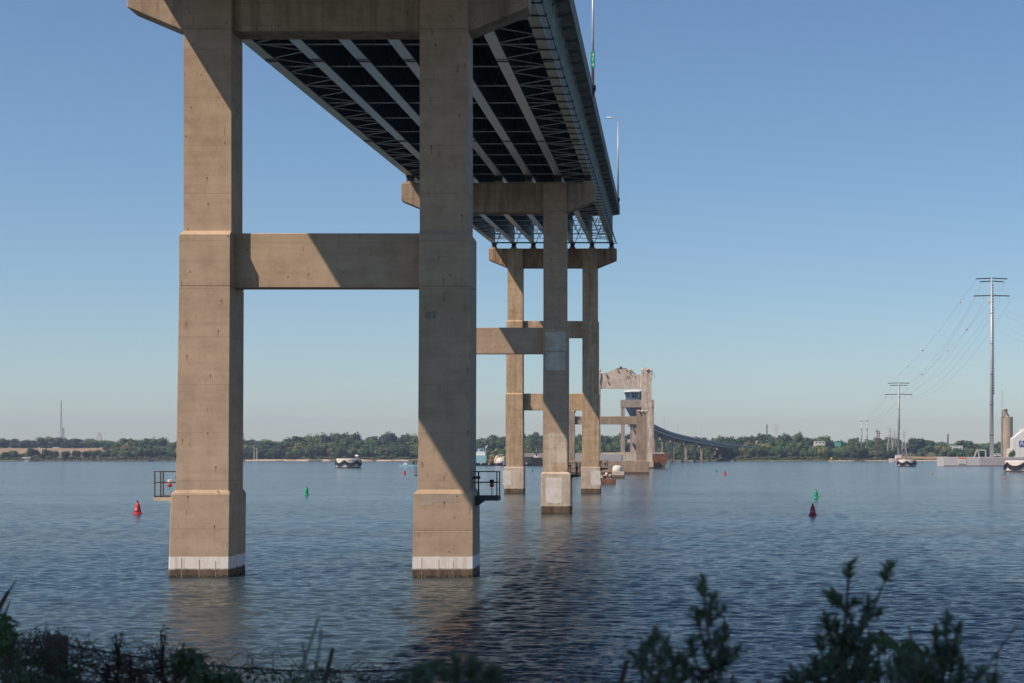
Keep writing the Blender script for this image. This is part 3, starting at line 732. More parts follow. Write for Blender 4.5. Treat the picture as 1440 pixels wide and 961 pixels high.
# control tower
D = 16.5; c = D
def CX(px, D): return (px-925)*D*U
def CZ(py, D): return HZ-(py-640)*D*U
TT = thing('control_tower', (CX(893, D), D*DY, 0), 'slender observation tower with a flared glazed cab rising behind the flat-topped pier', 'tower')
cx = CX(893, D)
def ring(w, z, n=8, dy=0): return [(cx+w*math.cos(2*math.pi*(j+.5)/n), D*DY+w*math.sin(2*math.pi*(j+.5)/n), z) for j in range(n)]
s_ = D*U
part('stem', MB().loft([ring(3.6, 0), ring(3.2, CZ(586, D))]), M_SILO, TT)
part('neck', MB().loft([ring(3.0, CZ(590, D)), ring(9.4, CZ(572, D))]), M_NAVY, TT)
part('cab_floor', MB().loft([ring(9.5, CZ(572, D)), ring(8.6, CZ(560.5, D))]), M_NAVY, TT)
part('cab_window', MB().loft([ring(7.9, CZ(560, D)), ring(9.4, CZ(552, D))]), M_GLASS, TT)
for j in range(8):
    a, b = ring(8.05, CZ(560.2, D))[j], ring(9.6, CZ(551.8, D))[j]
    part('mullion', MB().beam(a, b, .5, .5), M_GREYL, TT)
part('roof', MB().loft([ring(10.2, CZ(552, D)), ring(10.2, CZ(550.2, D)), ring(4, CZ(548.5, D))]), M_WHITE, TT)
part('side_platform', MB().box(cx-6.5, cx-2.5, D*DY-2, D*DY+2, CZ(623, D), CZ(618, D)), M_PALE, TT)
for a, b in ((889.5, 599), (891.5, 604), (889.8, 624), (892, 626)):
    part('fixture', MB().box(CX(a, D)-.5, CX(a, D)+.7, D*DY-5.2, D*DY-3.4, CZ(b+2, D), CZ(b-1, D)), M_BLACK, TT)

# ---- far approach viaduct curving away
V = thing('curved_viaduct', (60, 20*DY, 0), 'blue-grey approach viaduct curving down to the right behind the broken piers', 'bridge')
vt = [(905, 588, 15.6), (920, 597, 16.2), (938, 605.5, 16.9), (958, 611.5, 17.7), (987, 617.6, 18.8), (1026, 624.3, 20.4), (1068, 629.6, 22.4)]
def vinterp(t):
    t *= len(vt)-1; i = min(int(t), len(vt)-2); f = t-i
    p = [vt[max(i-1, 0)], vt[i], vt[i+1], vt[min(i+2, len(vt)-1)]]
    o = []
    for k in range(3):
        a, b, c_, d_ = (q[k] for q in p)
        o.append(0.5*((2*b)+(-a+c_)*f+(2*a-5*b+4*c_-d_)*f*f+(-a+3*b-3*c_+d_)*f**3))
    return W(*o)
vp = [vinterp(i/30) for i in range(31)]
def vsweep(prof, m):
    rings = []
    for i, p in enumerate(vp):
        t = (vp[min(i+1, 30)]-vp[max(i-1, 0)]); t.z = 0; t.normalize(); nrm = Vector((t.y, -t.x, 0))
        rings.append([p+nrm*a+Vector((0, 0, b)) for a, b in prof])
    return MB().loft(rings)
part('parapet', vsweep([(0.4, 0), (0, 0), (0, -1.6), (0.4, -1.6)], 0), M_GREY, V)
part('deck_slab', vsweep([(0.3, -1.4), (0, -2.0), (-14, -2.0), (-14, -1.4)], 0), M_DECKC, V)
part('girder', vsweep([(-1.0, -2.0), (-1.0, -4.3), (-1.6, -4.3), (-1.6, -2.0)], 0), M_VIA, V)
part('girder', vsweep([(-12, -2.0), (-12, -4.3), (-13, -4.3), (-13, -2.0)], 0), M_VIA, V)
for i in range(1, 30, 3):
    p = vp[i]; t = (vp[i+1]-vp[i-1]); t.z = 0; t.normalize(); n_ = Vector((t.y, -t.x, 0))
    q = MB()
    for off in (-2.5, -11):
        b_ = p+n_*off; q.box(b_.x-1.0, b_.x+1.0, b_.y-1.0, b_.y+1.0, -1, p.z-6)
    a_ = p+n_*0.3; c_ = p+n_*(-14); q.beam((a_.x, a_.y, p.z-5.4), (c_.x, c_.y, p.z-5.4), 1.7, 1.7)
    part('support', q, M_FAR8, V)
for i in (4, 9, 14, 20):
    p = vp[i]; part('lamp_post', MB().tube((p.x, p.y, p.z), (p.x, p.y, p.z+12), .14, .08, 5), M_GALV, V)

# ---- rusty barge by the broken pier
D = 9.2
RB = thing('rusty_barge', (CX(928, D), D*DY, 0), 'rust-red barge with a raked bow moored behind the broken piers', 'barge')
pr = [(CX(905, D), CZ(657, D)-.3), (CX(934, D), CZ(657, D)-.3), (CX(938, D), CZ(649, D)), (CX(941, D), CZ(641, D)), (CX(940, D), CZ(638, D)), (CX(905, D), CZ(638.5, D))]
part('hull', MB().prism_xz(pr[::-1], D*DY-2, D*DY+14), M_RUST, RB)
part('fender', MB().box(CX(919.5, D), CX(928, D), D*DY-4.2, D*DY-2.1, -.3, CZ(650.5, D)), M_BLACK, RB)
part('mooring_post', MB().box(CX(942.4, D), CX(943.1, D), D*DY-3, D*DY-2.7, -.5, CZ(639, D)), M_DARKST, RB)
dk = MB()
for k in range(7):
    x = CX(906+4.3*k, D); dk.box(x, x+.9, D*DY, D*DY+1, CZ(638.4, D), CZ(637-(k*7 % 3)*.5, D))
part('deck_gear', dk, M_WHITEW, RB)

# ================================================================== DOLPHINS, BUOYS
def dolphin(pl, pr_, ptop, pw, label, blob=False):
    D = 172/(pw-640); w = (pr_-pl)*D*U/2; cx = CX((pl+pr_)/2, D); y = D*DY+w; h = CZ(ptop, D)
    T = thing('concrete_dolphin', (cx, y, 0), label, 'mooring dolphin', 'round concrete dolphins guarding the channel')
    n = 28
    part('drum', MB().lathe([(w*.97, -1), (w, 0.3), (w, h-.35), (w*.97, h)], (cx, y, 0), n), M_WHITEW, T, smooth=False, bevel=0)
    part('waterline_band', MB().lathe([(w+.03, -.6), (w+.05, 0.35), (w+.01, .5)], (cx, y, 0), n), M_RUSTP, T)
    for k in range(12):                   # heavy rubber swags round the drum
        a0 = math.pi+(k//2)*2*math.pi/6+.35; a1 = a0+2*math.pi/6
        pts = []
        for j in range(9):
            t = j/8; a = a0+(a1-a0)*t; zz = h*(.80 if k % 2 else .62)-(h*(.34 if k % 2 else .36))*4*t*(1-t)
            pts.append((cx+math.cos(a)*(w+.28), y+math.sin(a)*(w+.28), zz))
        part('fender_chain', MB().path(pts, .32, .32, 6), M_BLACK, T)
    if blob: part('light', MB().tube((cx+w*.7, y, h), (cx+w*.7, y, h+1), .1, .1, 6).lathe([(.8, 1), (1.0, 1.4), (.5, 1.9)], (cx+w*.7, y, h), 8), M_WHITE, T)
dolphin(470, 504, 645.3, 658.2, 'concrete dolphin with a small white lamp, between the two near columns', True)
dolphin(1264.5, 1289.5, 646.7, 656.2, 'smaller pale dolphin in front of the left transmission pole')
dolphin(1419, 1472, 648, 664, 'large pale dolphin cut by the right edge of the view')

def buoy(px, ptop, pw, kind, label, mark=None):
    D = 172/(pw-640); x, y = CX(px, D), D*DY; h = (pw-ptop)*D*U; m = M_RED if kind == 'red' else M_GREEN
    T = thing('channel_buoy', (x, y, 0), label, 'buoy', 'channel buoys')
    part('float', MB().lathe([(h*.30, -.25), (h*.38, -.02), (h*.38, h*.05), (h*.33, h*.09)], (x, y, 0), 16), m, T, smooth=True)
    if kind == 'red': pf = [(h*.28, h*.09), (h*.25, h*.22), (h*.21, h*.45), (h*.17, h*.66), (h*.11, h*.80), (h*.05, h*.84)]
    else: pf = [(h*.20, h*.09), (h*.22, h*.14), (h*.22, h*.72), (h*.18, h*.80), (h*.05, h*.84)]
    part('body', MB().lathe(pf, (x, y, 0), 16), m, T, smooth=True)
    part('lantern', MB().lathe([(h*.05, h*.83), (h*.07, h*.87), (h*.06, h*.97), (h*.02, h)], (x, y, 0), 10), M_BLACK if mark != '1' else M_GREYL, T)
    if mark:
        me = text_mesh(mark, h*.26, .01); me.materials.clear(); me.materials.append(M_WHITE)
        link('number', me, T, (-h*.04, -h*.25, h*.34), (R(82), 0, R(-8)))
    return T
buoy(193.5, 704, 722.5, 'red', 'red buoy with a white number on the water left of the left column', '8')
buoy(431, 684, 695.8, 'green', 'green can buoy on the open water between the two near columns')
buoy(569, 660.5, 667.5, 'red', 'tiny red buoy just left of the right near column, by the blue boat')
buoy(748.3, 658.5, 663.4, 'green', 'tiny green buoy between the third pier and the second pier')
buoy(1147.5, 688, 700.3, 'green', 'green can buoy right of the bridge, just behind the dark red buoy')
buoy(1143, 708, 725.3, 'red', 'dark red buoy, nearest on the right-hand water', '6')
buoy(1007.5, 659.5, 664, 'green', 'tiny green buoy far out on the right, beside a tiny red one')
buoy(1019.5, 662, 668.3, 'red', 'tiny red buoy far out on the right, beside a tiny green one')
for px, py, lb in ((1310, 667, 'tiny pink float below the left transmission pole'), (1411.5, 674, 'tiny pink float near the dolphin at the right edge')):
    D = 172/(py-640); solo('float', MB().lathe([(.1, -.2), (.3, 0), (.34, .25), (.15, .5)], (CX(px, D), D*DY, 0), 12), M_PINK, lb, 'float', loc=(CX(px, D), D*DY, 0), smooth=True)

# ================================================================== TRANSMISSION LINE
def arms(T, x, y, s, z, half, ins, drop, mat=M_GALV):
    part('crossarm', MB().beam((x-half, y, z), (x, y, z+.3), .5, .6).beam((x, y, z+.3), (x+half, y, z), .5, .6), M_DARKST, T)
    for i in ins: part('insulator', MB().tube((x+i, y, z-.2), (x+i, y, z-drop), .14, .14, 5), M_GREYL, T)
def monopole(D, px, pb, pt, r0, r1, label, arm=True):
    x, y = CX(px, D), D*DY; z0, z1 = CZ(pb, D), CZ(pt, D); s = D*U
    T = thing('transmission_pole', (x, y, 0), label, 'transmission pole')
    part('pole', MB().tube((x, y, z0-1), (x, y, z1), r0, r1, 12), M_GALV, T, smooth=True)
    hgt = z1-z0
    for k in range(5):
        zz = z0+hgt*(.12+.17*k); rr = r0+(r1-r0)*(.12+.17*k)
        part('collar', MB().tube((x, y, zz), (x, y, zz+.35), rr+.12, rr+.12, 12), M_DARKST, T)
    if arm:
        st = MB(); n = 40
        for k in range(n):
            zz = z0+hgt*(.35+.62*k/n); rr = r0+(r1-r0)*(.35+.62*k/n); st.box(x+rr*.7, x+rr+.45, y-.2-rr, y-rr*.3, zz, zz+hgt*.009)
        part('climbing_steps', st, M_DARKST, T)
    return T, x, y, s
PX1 = 1393.3
T, x, y, s = monopole(11.2, PX1+1.2, 643, 391, 1.25, .45, 'tallest steel transmission pole, right, rising from the long grey caisson')
arms(T, x, y, s, CZ(392.3, 11.2), 22*s, (), 0)
arms(T, x, y, s, CZ(396.4, 11.2), 16.5*s, (-16.5*s, 16.5*s), 9*s)
arms(T, x, y, s, CZ(416.5, 11.2), 25*s, (-25*s, -11*s, 11*s, 25*s), 9*s)
att1 = [(-16.5, 405.4), (16.5, 405.4), (-25, 425.5), (-11, 425.5), (11, 425.5), (25, 425.5), (-22, 392.3), (22, 392.3)]
D2_ = 17.2
T, x, y, s = monopole(D2_, 1263.6, 641, 538.2, 1.1, .45, 'second steel transmission pole standing on a small block left of the tallest one')
arms(T, x, y, s, CZ(539.3, D2_), 15*s, (), 0)
arms(T, x, y, s, CZ(542.3, D2_), 12*s, (-12*s, 12*s), 6.5*s)
arms(T, x, y, s, CZ(555, D2_), 19*s, (-18.5*s, -9*s, 9*s, 18.5*s), 6.5*s)
att2 = [(-12, 549), (12, 549), (-18.5, 561.5), (-9, 561.5), (9, 561.5), (18.5, 561.5), (-15, 539.3), (15, 539.3)]
def wire(a, b, sag, r, n=16):
    return [a.lerp(b, i/n)-Vector((0, 0, sag*4*(i/n)*(1-i/n))) for i in range(n+1)]
balls = []
for k, ((dx1, y1), (dx2, y2)) in enumerate(zip(att1, att2)):
    a = W(PX1+1.2+dx1, y1, 11.2); b = W(1263.6+dx2, y2, D2_)
    pts = wire(a, b, 13 if k < 6 else 6, .05)
    solo('power_line', MB().path(pts, .045, .045, 4), M_GREY, 'sagging power line strung between the two tall transmission poles', 'power line', 'power lines between the tall poles')
    if k >= 6: balls += [(pts[i], k) for i in (2, 5, 8, 11, 13)]
    c_ = W(1560+dx1*2, y1+50, 7.0)
    pts2 = wire(a, c_, 10, .05)
    solo('power_line', MB().path(pts2, .03, .045, 4), M_GREY, 'power line leaving the tallest pole past the right edge of the view', 'power line', 'power lines leaving to the right')
    d_ = W(1212+dx2*.4, 590+k*1.5, 21)
    solo('power_line', MB().path(wire(b, d_, 7, .05), .035, .035, 4), M_GREY, 'power line running from the second pole down to the shore poles', 'power line', 'power lines to the shore')
bcol = [M_WHITE, M_RED, M_YEL]; bl = ['white', 'red', 'pale yellow']
for (p, k), c_ in zip(balls, [2, 0, 1, 2, 0, 2, 1, 2, 0, 1]):
    solo('marker_ball', MB().lathe([(.02, -.6), (.4, -.42), (.6, 0), (.4, .42), (.02, .6)], p, 10), bcol[c_], '%s aircraft warning ball on the top wires between the tall poles' % bl[c_], 'marker ball', '%s marker balls' % bl[c_], loc=p, smooth=True)
for px, pt, pb, r_, lb in ((1211.5, 585.5, 642, .75, 'left one of two bare steel poles on the far shore'), (1219.2, 585.8, 641, .75, 'right one of two bare steel poles on the far shore')):
    D = 20.6; T, x, y, s = monopole(D, px, pb, pt, r_, .5, lb, False)
    for z_ in (592, 603, 618, 630): part('band', MB().tube((x, y, CZ(z_, D)), (x, y, CZ(z_+1.2, D)), .8, .8, 8), M_RUSTP, T)
for px, pt in ((1233.5, 603.5), (1236.3, 606)):
    D = 20.8; x, y = CX(px, D), D*DY; T = thing('rusty_pole', (x, y, 0), 'brown weathered pole with short crossarm, %s of a pair on the far shore' % ('left' if px < 1235 else 'right'), 'pole')
    part('pole', MB().tube((x, y, 3), (x, y, CZ(pt, D)), .75, .45, 8), M_RUSTP, T)
    part('crossarm', MB().box(x-2.2, x+2.2, y-.2, y+.2, CZ(pt+4, D), CZ(pt+3.3, D)), M_RUSTP, T)
def lattice(px, pt, pb, D, wb, wt, label, arm=3, name='lattice_pylon', mat=M_GREYL, th=.22):
    x, y = CX(px, D), D*DY; z0, z1 = CZ(pb, D), CZ(pt, D)
    T = thing(name, (x, y, z0), label, 'pylon' if name == 'lattice_pylon' else 'mast')
    q = MB(); n = max(5, int((z1-z0)/5)); rgs = []
    for i in range(n+1):
        t = i/n; w = wb+(wt-wb)*min(1, t*1.25); z = z0+(z1-z0)*t
        rgs.append([Vector((x+sx*w, y+sy*w, z)) for sx, sy in ((-1, -1), (1, -1), (1, 1), (-1, 1))])
    legs = [MB() for _ in range(4)]
    for a, b in zip(rgs, rgs[1:]):
        for j in range(4):
            legs[j].beam(a[j], b[j], th, th); q.beam(a[j], b[(j+1) % 4], th*.6, th*.6); q.beam(a[(j+1) % 4], b[j], th*.6, th*.6); q.beam(a[j], a[(j+1) % 4], th*.6, th*.6)
    for l in legs: part('leg', l, mat, T)
    part('bracing', q, mat, T)
    for k in range(arm):
        zz = z1-(z1-z0)*(.06+.12*k); part('crossarm', MB().beam((x-wb*1.6, y, zz), (x+wb*1.6, y, zz), th*1.2, th*1.6), mat, T)
lattice(1251.5, 601, 640, 21.2, 3.6, .9, 'grey lattice pylon just left of the second steel pole')
lattice(1257.5, 605, 640, 21.6, 3.2, .9, 'grey lattice pylon partly behind the second steel pole')
lattice(1271, 606, 641, 21.0, 3.0, .6, 'thin lattice pylon just right of the second steel pole', 2)
lattice(1091.5, 596, 622, 26, 3.6, 1.0, 'distant lattice pylon on the wooded hill at centre right')
lattice(139.5, 608, 622, 31, 5, 1.2, 'faint distant lattice pylon beyond the left field', 2, th=.3)
lattice(341.5, 609, 622, 31, 4, 1.0, 'faint distant lattice pylon just right of the left column', 2, th=.3)
lattice(86, 563, 616, 26, 1.5, .35, 'tall slim radio mast above the trees on the far left', 0, 'radio_mast', M_GREY, th=.2)
lattice(89, 602, 616, 26, 1.2, .8, 'short lattice mast beside the tall radio mast', 1, 'radio_mast', M_GREY, th=.2)
solo('chimney_stack', MB().tube((CX(1333, 24), 24*DY, 8), (CX(1333, 24), 24*DY, CZ(610.5, 24)), 1.0, .8, 8), M_RUSTP, 'dark thin chimney stack rising above the trees at right', 'chimney')
solo('chimney_stack', MB().tube((CX(1078.5, 26), 26*DY, 8), (CX(1078.5, 26), 26*DY, CZ(597, 26)), .9, .7, 8), M_RUSTP, 'dark mast-like stack above the wood at centre right', 'chimney')
for px in (357.3, 361.3):
    D = 19.95; solo('white_pole', MB().tube((CX(px, D), D*DY, 0), (CX(px, D), D*DY, CZ(629+(px > 360), D)), .35, .3, 6), M_WHITE, '%s one of two white shore poles in front of the trees' % ('left' if px < 360 else 'right'), 'pole')

# caissons
def caisson(pl, pm, pr_, ptop, D, label, sign, step=None):
    T = thing('concrete_caisson', (CX(pl, D), D*DY, 0), label, 'caisson')
    zt = CZ(ptop, D); x0, x1, x2 = CX(pl, D), CX(pm, D), CX(pr_, D)
    y0 = D*DY; y1 = y0-18; y2 = y0-14     # corner nearest the channel
    rows = 3; H_ = zt
    # block courses, each a panel
    for r_ in range(rows):
        z0 = .15+(H_-.15)*r_/rows; z1 = .15+(H_-.15)*(r_+1)/rows-.06
        n = max(2, int((x1-x0)/9))
        for k in range(n):
            a = x0+(x1-x0)*k/n; b = x0+(x1-x0)*(k+1)/n-.08
            part('panel', MB().box(a, b, y0-.25, y0, z0, z1), M_GREYL, T)
        if x2 > x1:
            n = int((x2-x1)/9)
            for k in range(n):
                a = x1+(x2-x1)*k/n; b = x1+(x2-x1)*(k+1)/n-.08
                part('panel', MB().box(a, b, y0-.22, y0, z0, z1), M_GREY, T)
    part('core', MB().box(x0+.1, max(x1, x2)-.1, y0+.01, y0+24, -2, zt+.1), M_GREYL, T)
    part('fender_sill', MB().box(x0-.2, max(x1, x2)+.2, y0-.8, y0-.3, -1, .35), M_RUSTP, T)
    if sign:
        a, b, t_, m_, bt = sign
        s = part('warning_sign', MB().box(CX(a, D), CX(b, D), y0-.5, y0-.32, CZ(bt, D), CZ(m_, D)), M_WHITE, T)
        part('orange_header', MB().box(CX(a, D), CX(b, D), y0-.52, y0-.32, CZ(m_, D)+.02, CZ(t_, D)), M_ORANGE, s)
        ln = MB()
        for k in range(4):
            zz = CZ(m_+1.6+1.4*k, D); ln.box(CX(a+1, D), CX(b-1-(k % 2), D), y0-.54, y0-.5, zz, zz+.22)
        part('lettering', ln, M_GREY, s)
    return T
caisson(1327.3, 1378, 1470, 643.2, 10.95, 'long grey caisson with an orange and white sign under the tallest pole', (1347.5, 1358, 643.6, 645.9, 652.5))
T = caisson(1254.8, 1272, 1272, 645.2, 17.0, 'small pale caisson with an orange band under the second transmission pole', None)
part('pedestal', MB().box(CX(1260, 17), CX(1267.5, 17), 17*DY-1, 17*DY+6, CZ(645.2, 17), CZ(640, 17)), M_WHITEW, T)
part('orange_band', MB().box(CX(1261, 17), CX(1268, 17), 17*DY-1.3, 17*DY-1.02, CZ(645.8, 17), CZ(644.4, 17)), M_ORANGE, T)

# silo, shed
D = 16.5; x, y = CX(1417, D), D*DY
T = thing('concrete_silo', (x, y, 0), 'tall tan cylindrical silo with a headhouse on its left top', 'silo')
rr = 7.2*D*U
part('drum', MB().lathe([(rr, 0), (rr, CZ(587, D)), (rr*.95, CZ(586.3, D))], (x, y, 0), 48), M_SILO, T, smooth=False)
part('stair_shaft', MB().box(CX(1407.9, D), CX(1410.0, D), y-1.2, y+1.2, 0, CZ(586.5, D)), M_SILO, T)
part('headhouse', MB().box(CX(1409.5, D), CX(1414.5, D), y-3, y+3, CZ(586.6, D), CZ(577, D)), M_SILO, T)
part('headhouse_roof', MB().box(CX(1412.3, D), CX(1415.8, D), y-3.3, y+3, CZ(579, D), CZ(575.7, D)), M_DARKST, T)
part('conveyor', MB().beam((CX(1415, D), y, CZ(579, D)), (CX(1418.6, D), y, CZ(586, D)), 1, 1), M_NAVY, T)
lad = MB()
for k in range(26): lad.box(CX(1408.3, D), CX(1409.4, D), y-1.4, y-1.22, 4+k*2.2, 4+k*2.2+.7)
part('stair_openings', lad, M_RUSTP, T)
solo('white_building', MB().prism_xz([(CX(1410, D), 0), (CX(1426, D), 0), (CX(1426, D), CZ(628, D)), (CX(1410, D), CZ(632, D))][::-1], y-30, y-16), M_WHITEW, 'low white building at the foot of the silo', 'building')
D = 14.6
T = thing('white_shed', (CX(1436, D), D*DY, 0), 'large white gabled shed with a blue letter sign at the right edge', 'shed')
pl = [(1424, 650), (1464, 650), (1464, 618), (1446, 604), (1441.5, 604), (1441.5, 604), (1436.5, 607.5), (1424, 617)]
part('wall', MB().prism_xz([(CX(a, D), CZ(b, D)) for a, b in pl if (a, b) != (1441.5, 604) or True][::-1], D*DY, D*DY+9), M_WHITE, T)
part('roof_vent', MB().box(CX(1436, D), CX(1446, D), D*DY+1, D*DY+8, CZ(608, D), CZ(603, D)), M_WHITE, T)
sg = part('letter_sign', MB().box(CX(1433, D), CX(1440.5, D), D*DY-.35, D*DY-.1, CZ(628, D), CZ(620, D)), M_SIGNB, T)
me = text_mesh('A', 4.6, .1); me.materials.clear(); me.materials.append(M_WHITE)
link('letter', me, sg, Vector((CX(1436.8, D), D*DY-.5, CZ(624, D)))-T.location, (R(90), 0, 0))
for k in range(4): part('wall_seam', MB().box(CX(1428+6*k, D), CX(1428+6*k, D)+.15, D*DY-.08, D*DY+.02, 0, CZ(620, D)), M_GREYL, T)
# land the silo and shed stand on
def spit_h(x, y):
    D = y/DY; px = x/(D*U)+925
    return -2.0+4.0*sm(1322, 1350, px)*sm(13.6, 14.1, D)
grid_sheet('wharf_ground', [CX(1300, 14)+6*i for i in range(60)]+[700, 1200, 3000], [(13.5+.15*i)*DY for i in range(40)], spit_h, M_GRASS)
# small white structures behind the caisson
D = 15.5
T = thing('gantry_frame', (CX(1375, D), D*DY, 1), 'pale steel gantry frame behind the caisson, left of the silo', 'gantry')
for a, b in (((1370, 643), (1374, 632.5)), ((1377, 643), (1375, 632.5)), ((1374, 632.8), (1386, 633.5)), ((1386, 633.5), (1386, 643))):
    part('beam', MB().beam(W(*a, D), W(*b, D), .7, .7), M_WHITEW, T)
for px, w, lb in ((1399, 4, 'white van parked on the caisson, right of the tallest pole'), (1404.5, 2.5, 'small white truck parked between the tallest pole and the silo')):
    T = thing('parked_van', (CX(px, 11.6), 11.6*DY, CZ(643.1, 10.95)+.1), lb, 'van')
    w *= .42
    part('body', MB().prism_xz([(-w, .35), (w, .35), (w, 1.0), (w*.6, 1.9), (-w, 1.95)][::-1], -.9, .9), M_WHITE, T, local=True)
    for sx in (-.6, .6): part('wheel', MB().tube((sx*w, -.95, .35), (sx*w, .95, .35), .35, .35, 10), M_BLACK, T, local=True)
    part('window', MB().box(-w*.2, w*.6, -.93, -.91, 1.15, 1.65), M_GLASS, T, local=True)
# buildings in the trees
def hut(px, pw, pt, pb, D, label, wm, rm=None, dep=12, name='building'):
    x0, x1 = CX(px-pw/2, D), CX(px+pw/2, D); z0, z1 = CZ(pb, D), CZ(pt, D); y = D*DY
    T = thing(name, ((x0+x1)/2, y, z0), label, 'building')
    part('wall', MB().box(x0, x1, y, y+dep, z0-3, z1-.8), wm, T)
    part('roof', MB().prism_xz([(x0-.3, z1-.8), (x1+.3, z1-.8), (x1-.6, z1), (x0+.6, z1)][::-1], y-.3, y+dep+.3), rm or wm, T)
    n = max(2, int((x1-x0)/4))
    for k in range(n):
        a = x0+(x1-x0)*(k+.3)/n; part('window', MB().box(a, a+(x1-x0)/n*.4, y-.05, y+.05, (z0+z1)/2-.6, (z0+z1)/2+.8), M_GLASS, T)
hut(1346.5, 15, 627, 635, 22.9, 'white building half hidden by trees left of the tallest pole', M_WHITE)
hut(1153, 15, 620.8, 625, 22.8, 'pale flat building among the trees at centre right', M_WHITEW)
hut(1179, 7, 620, 624.5, 22.8, 'small building with a bright green roof in the trees', M_AQUA, M_AQUA)
hut(1071, 15, 620, 624, 22.8, 'grey and white building on the slope above the end of the curved viaduct', M_GREYL)
hut(1080.5, 6, 619.5, 623, 22.7, 'small white block beside the grey building above the viaduct', M_WHITE)
hut(753, 5, 607.5, 613, 24, 'pinkish brick building peeping over the wood between the second and third piers', M_TAN2)
hut(36, 9.5, 643, 648.5, 19.35, 'small white shed on the old wharf at the far left', M_WHITE, dep=5)
T = thing('channel_marker', (CX(1166.5, 19.7), 19.5*DY, 0), 'small yellow shore marker at the end of the reed bank', 'marker')
part('board', MB().box(CX(1165.2, 19.7), CX(1168, 19.7), 19.5*DY, 19.5*DY+.3, CZ(646.5, 19.7), CZ(643.3, 19.7)), M_YEL, T)
part('post', MB().box(CX(1166.3, 19.7), CX(1166.9, 19.7), 19.5*DY+.3, 19.5*DY+.5, -1, CZ(645, 19.7)), M_WOODD, T)

# ---- old wharf, far left
D = 19.2
T = thing('timber_wharf', (CX(140, D), D*DY, 0), 'long low old timber wharf along the far left shore', 'wharf')
part('deck', MB().box(CX(22, D), CX(252, D), D*DY, D*DY+8, CZ(646.9, D), CZ(645.9, D)), M_WOODD, T)
for k in range(56):
    px = 24+k*4.1+random.uniform(-1, 1); w = random.choice((.5, .7, 1.6))
    part('pile', MB().box(CX(px, D)-w/2, CX(px, D)+w/2, D*DY-.5, D*DY+.5, -1, CZ(646.6-random.random()*.8, D)), M_WOODD, T)

# ---- work yard between the columns
D = 11.4
T = thing('work_barge', (CX(716, D), D*DY, 0), 'long dark barge hung with tyres behind the third pier', 'barge')
zt = CZ(651.3, D)
part('hull', MB().box(CX(664, D), CX(850, D), D*DY, D*DY+14, -.6, zt), M_BLACK, T)
for k in range(52):
    px = 666+k*3.55
    part('tyre', MB().lathe([(.15, -.25), (.55, -.25), (.6, 0), (.55, .25), (.15, .25)], (0, 0, 0), 10), M_GREY if k % 3 == 0 else M_BLACK, T, local=True)
    T.children[-1].location = Vector((CX(px, D), D*DY-.4, 1.0+.25*(k % 2)))-T.location; T.children[-1].rotation_euler = (R(90), 0, 0)
dy = D*DY
T = thing('tugboat', (CX(676, D), dy+5, zt), 'pale blue workboat with a stepped white deckhouse, just right of the near right column', 'boat')
part('hull', MB().box(CX(667, D), CX(682.6, D), dy+3, dy+9, zt, CZ(640.5, D)), M_BLUE, T)
part('deckhouse', MB().box(CX(668, D), CX(681.5, D), dy+3.8, dy+8, CZ(640.5, D), CZ(635.5, D)), M_WHITE, T)
part('wheelhouse', MB().box(CX(670, D), CX(679, D), dy+4.5, dy+7.5, CZ(635.5, D), CZ(631, D)), M_BLUE, T)
part('window', MB().box(CX(674, D), CX(678, D), dy+4.42, dy+4.49, CZ(634.5, D), CZ(632.3, D)), M_GLASS, T)
part('mast', MB().tube((CX(682, D), dy+5, CZ(641, D)), (CX(681, D), dy+5, CZ(626, D)), .12, .06, 5).tube((CX(681.5, D), dy+5, CZ(631, D)), (CX(684.5, D), dy+5, CZ(626.5, D)), .3, .3, 6), M_WHITEW, T)
T = thing('pilot_boat', (CX(756, D), dy-8, 0), 'white pilothouse boat with dark hull between the third and second piers', 'boat')
part('hull', MB().box(CX(750, D), CX(764, D), dy-9, dy-6, -.3, CZ(652, D)+3.4), M_BLACK, T)
part('pilothouse', MB().box(CX(752.5, D), CX(758.5, D), dy-8.6, dy-6.5, CZ(643.5, D), CZ(637.5, D)), M_WHITE, T)
part('window', MB().box(CX(755, D), CX(757, D), dy-8.7, dy-8.62, CZ(641.5, D), CZ(639.3, D)), M_BLACK, T)
part('roof', MB().box(CX(751.8, D), CX(760, D), dy-9, dy-6.3, CZ(637.5, D), CZ(636.5, D)), M_DARKST, T)
part('mast', MB().tube((CX(755.5, D), dy-7.5, CZ(637, D)), (CX(755.5, D), dy-7.5, CZ(630, D)), .09, .05, 5), M_WHITEW, T)
def mound(px, pw, pt, pb, D, dyo, label, m, name, seed):
    r = random.Random(seed); x = CX(px, D); w = pw*D*U/2; z0, z1 = CZ(pb, D), CZ(pt, D)
    rg = [[(x+math.cos(a)*w*q*r.uniform(.85, 1.12), D*DY+dyo+math.sin(a)*3*q, z0+(z1-z0)*t*r.uniform(.92, 1.05)) for a in [j*math.pi/6 for j in range(12)]] for q, t in ((1, 0), (.95, .35), (.75, .72), (.45, .95), (.1, 1))]
    solo(name, MB().loft(rg), m, label, 'heap', loc=(x, D*DY+dyo, z0))
mound(703, 13, 643.8, 651.2, D, 4, 'white rounded heap on the dark barge left of the third pier', M_TARP, 'white_heap', 1)
mound(697, 9, 640.5, 651.2, D, 9, 'yellow-brown rubble heap behind the white heap on the barge', M_SAND, 'rubble_heap', 2)
mound(706, 8, 642, 651.2, D, 10, 'tan rubble heap beside the third pier on the barge', M_SILO, 'rubble_heap', 3)
mound(690, 7, 646, 651.2, D, 3, 'rust-coloured scrap heap on the barge by the blue workboat', M_RUST, 'scrap_heap', 4)
mound(753, 9, 645.5, 651.2, D, 5, 'tan heap on the barge near the white pilothouse', M_SAND, 'rubble_heap', 5)
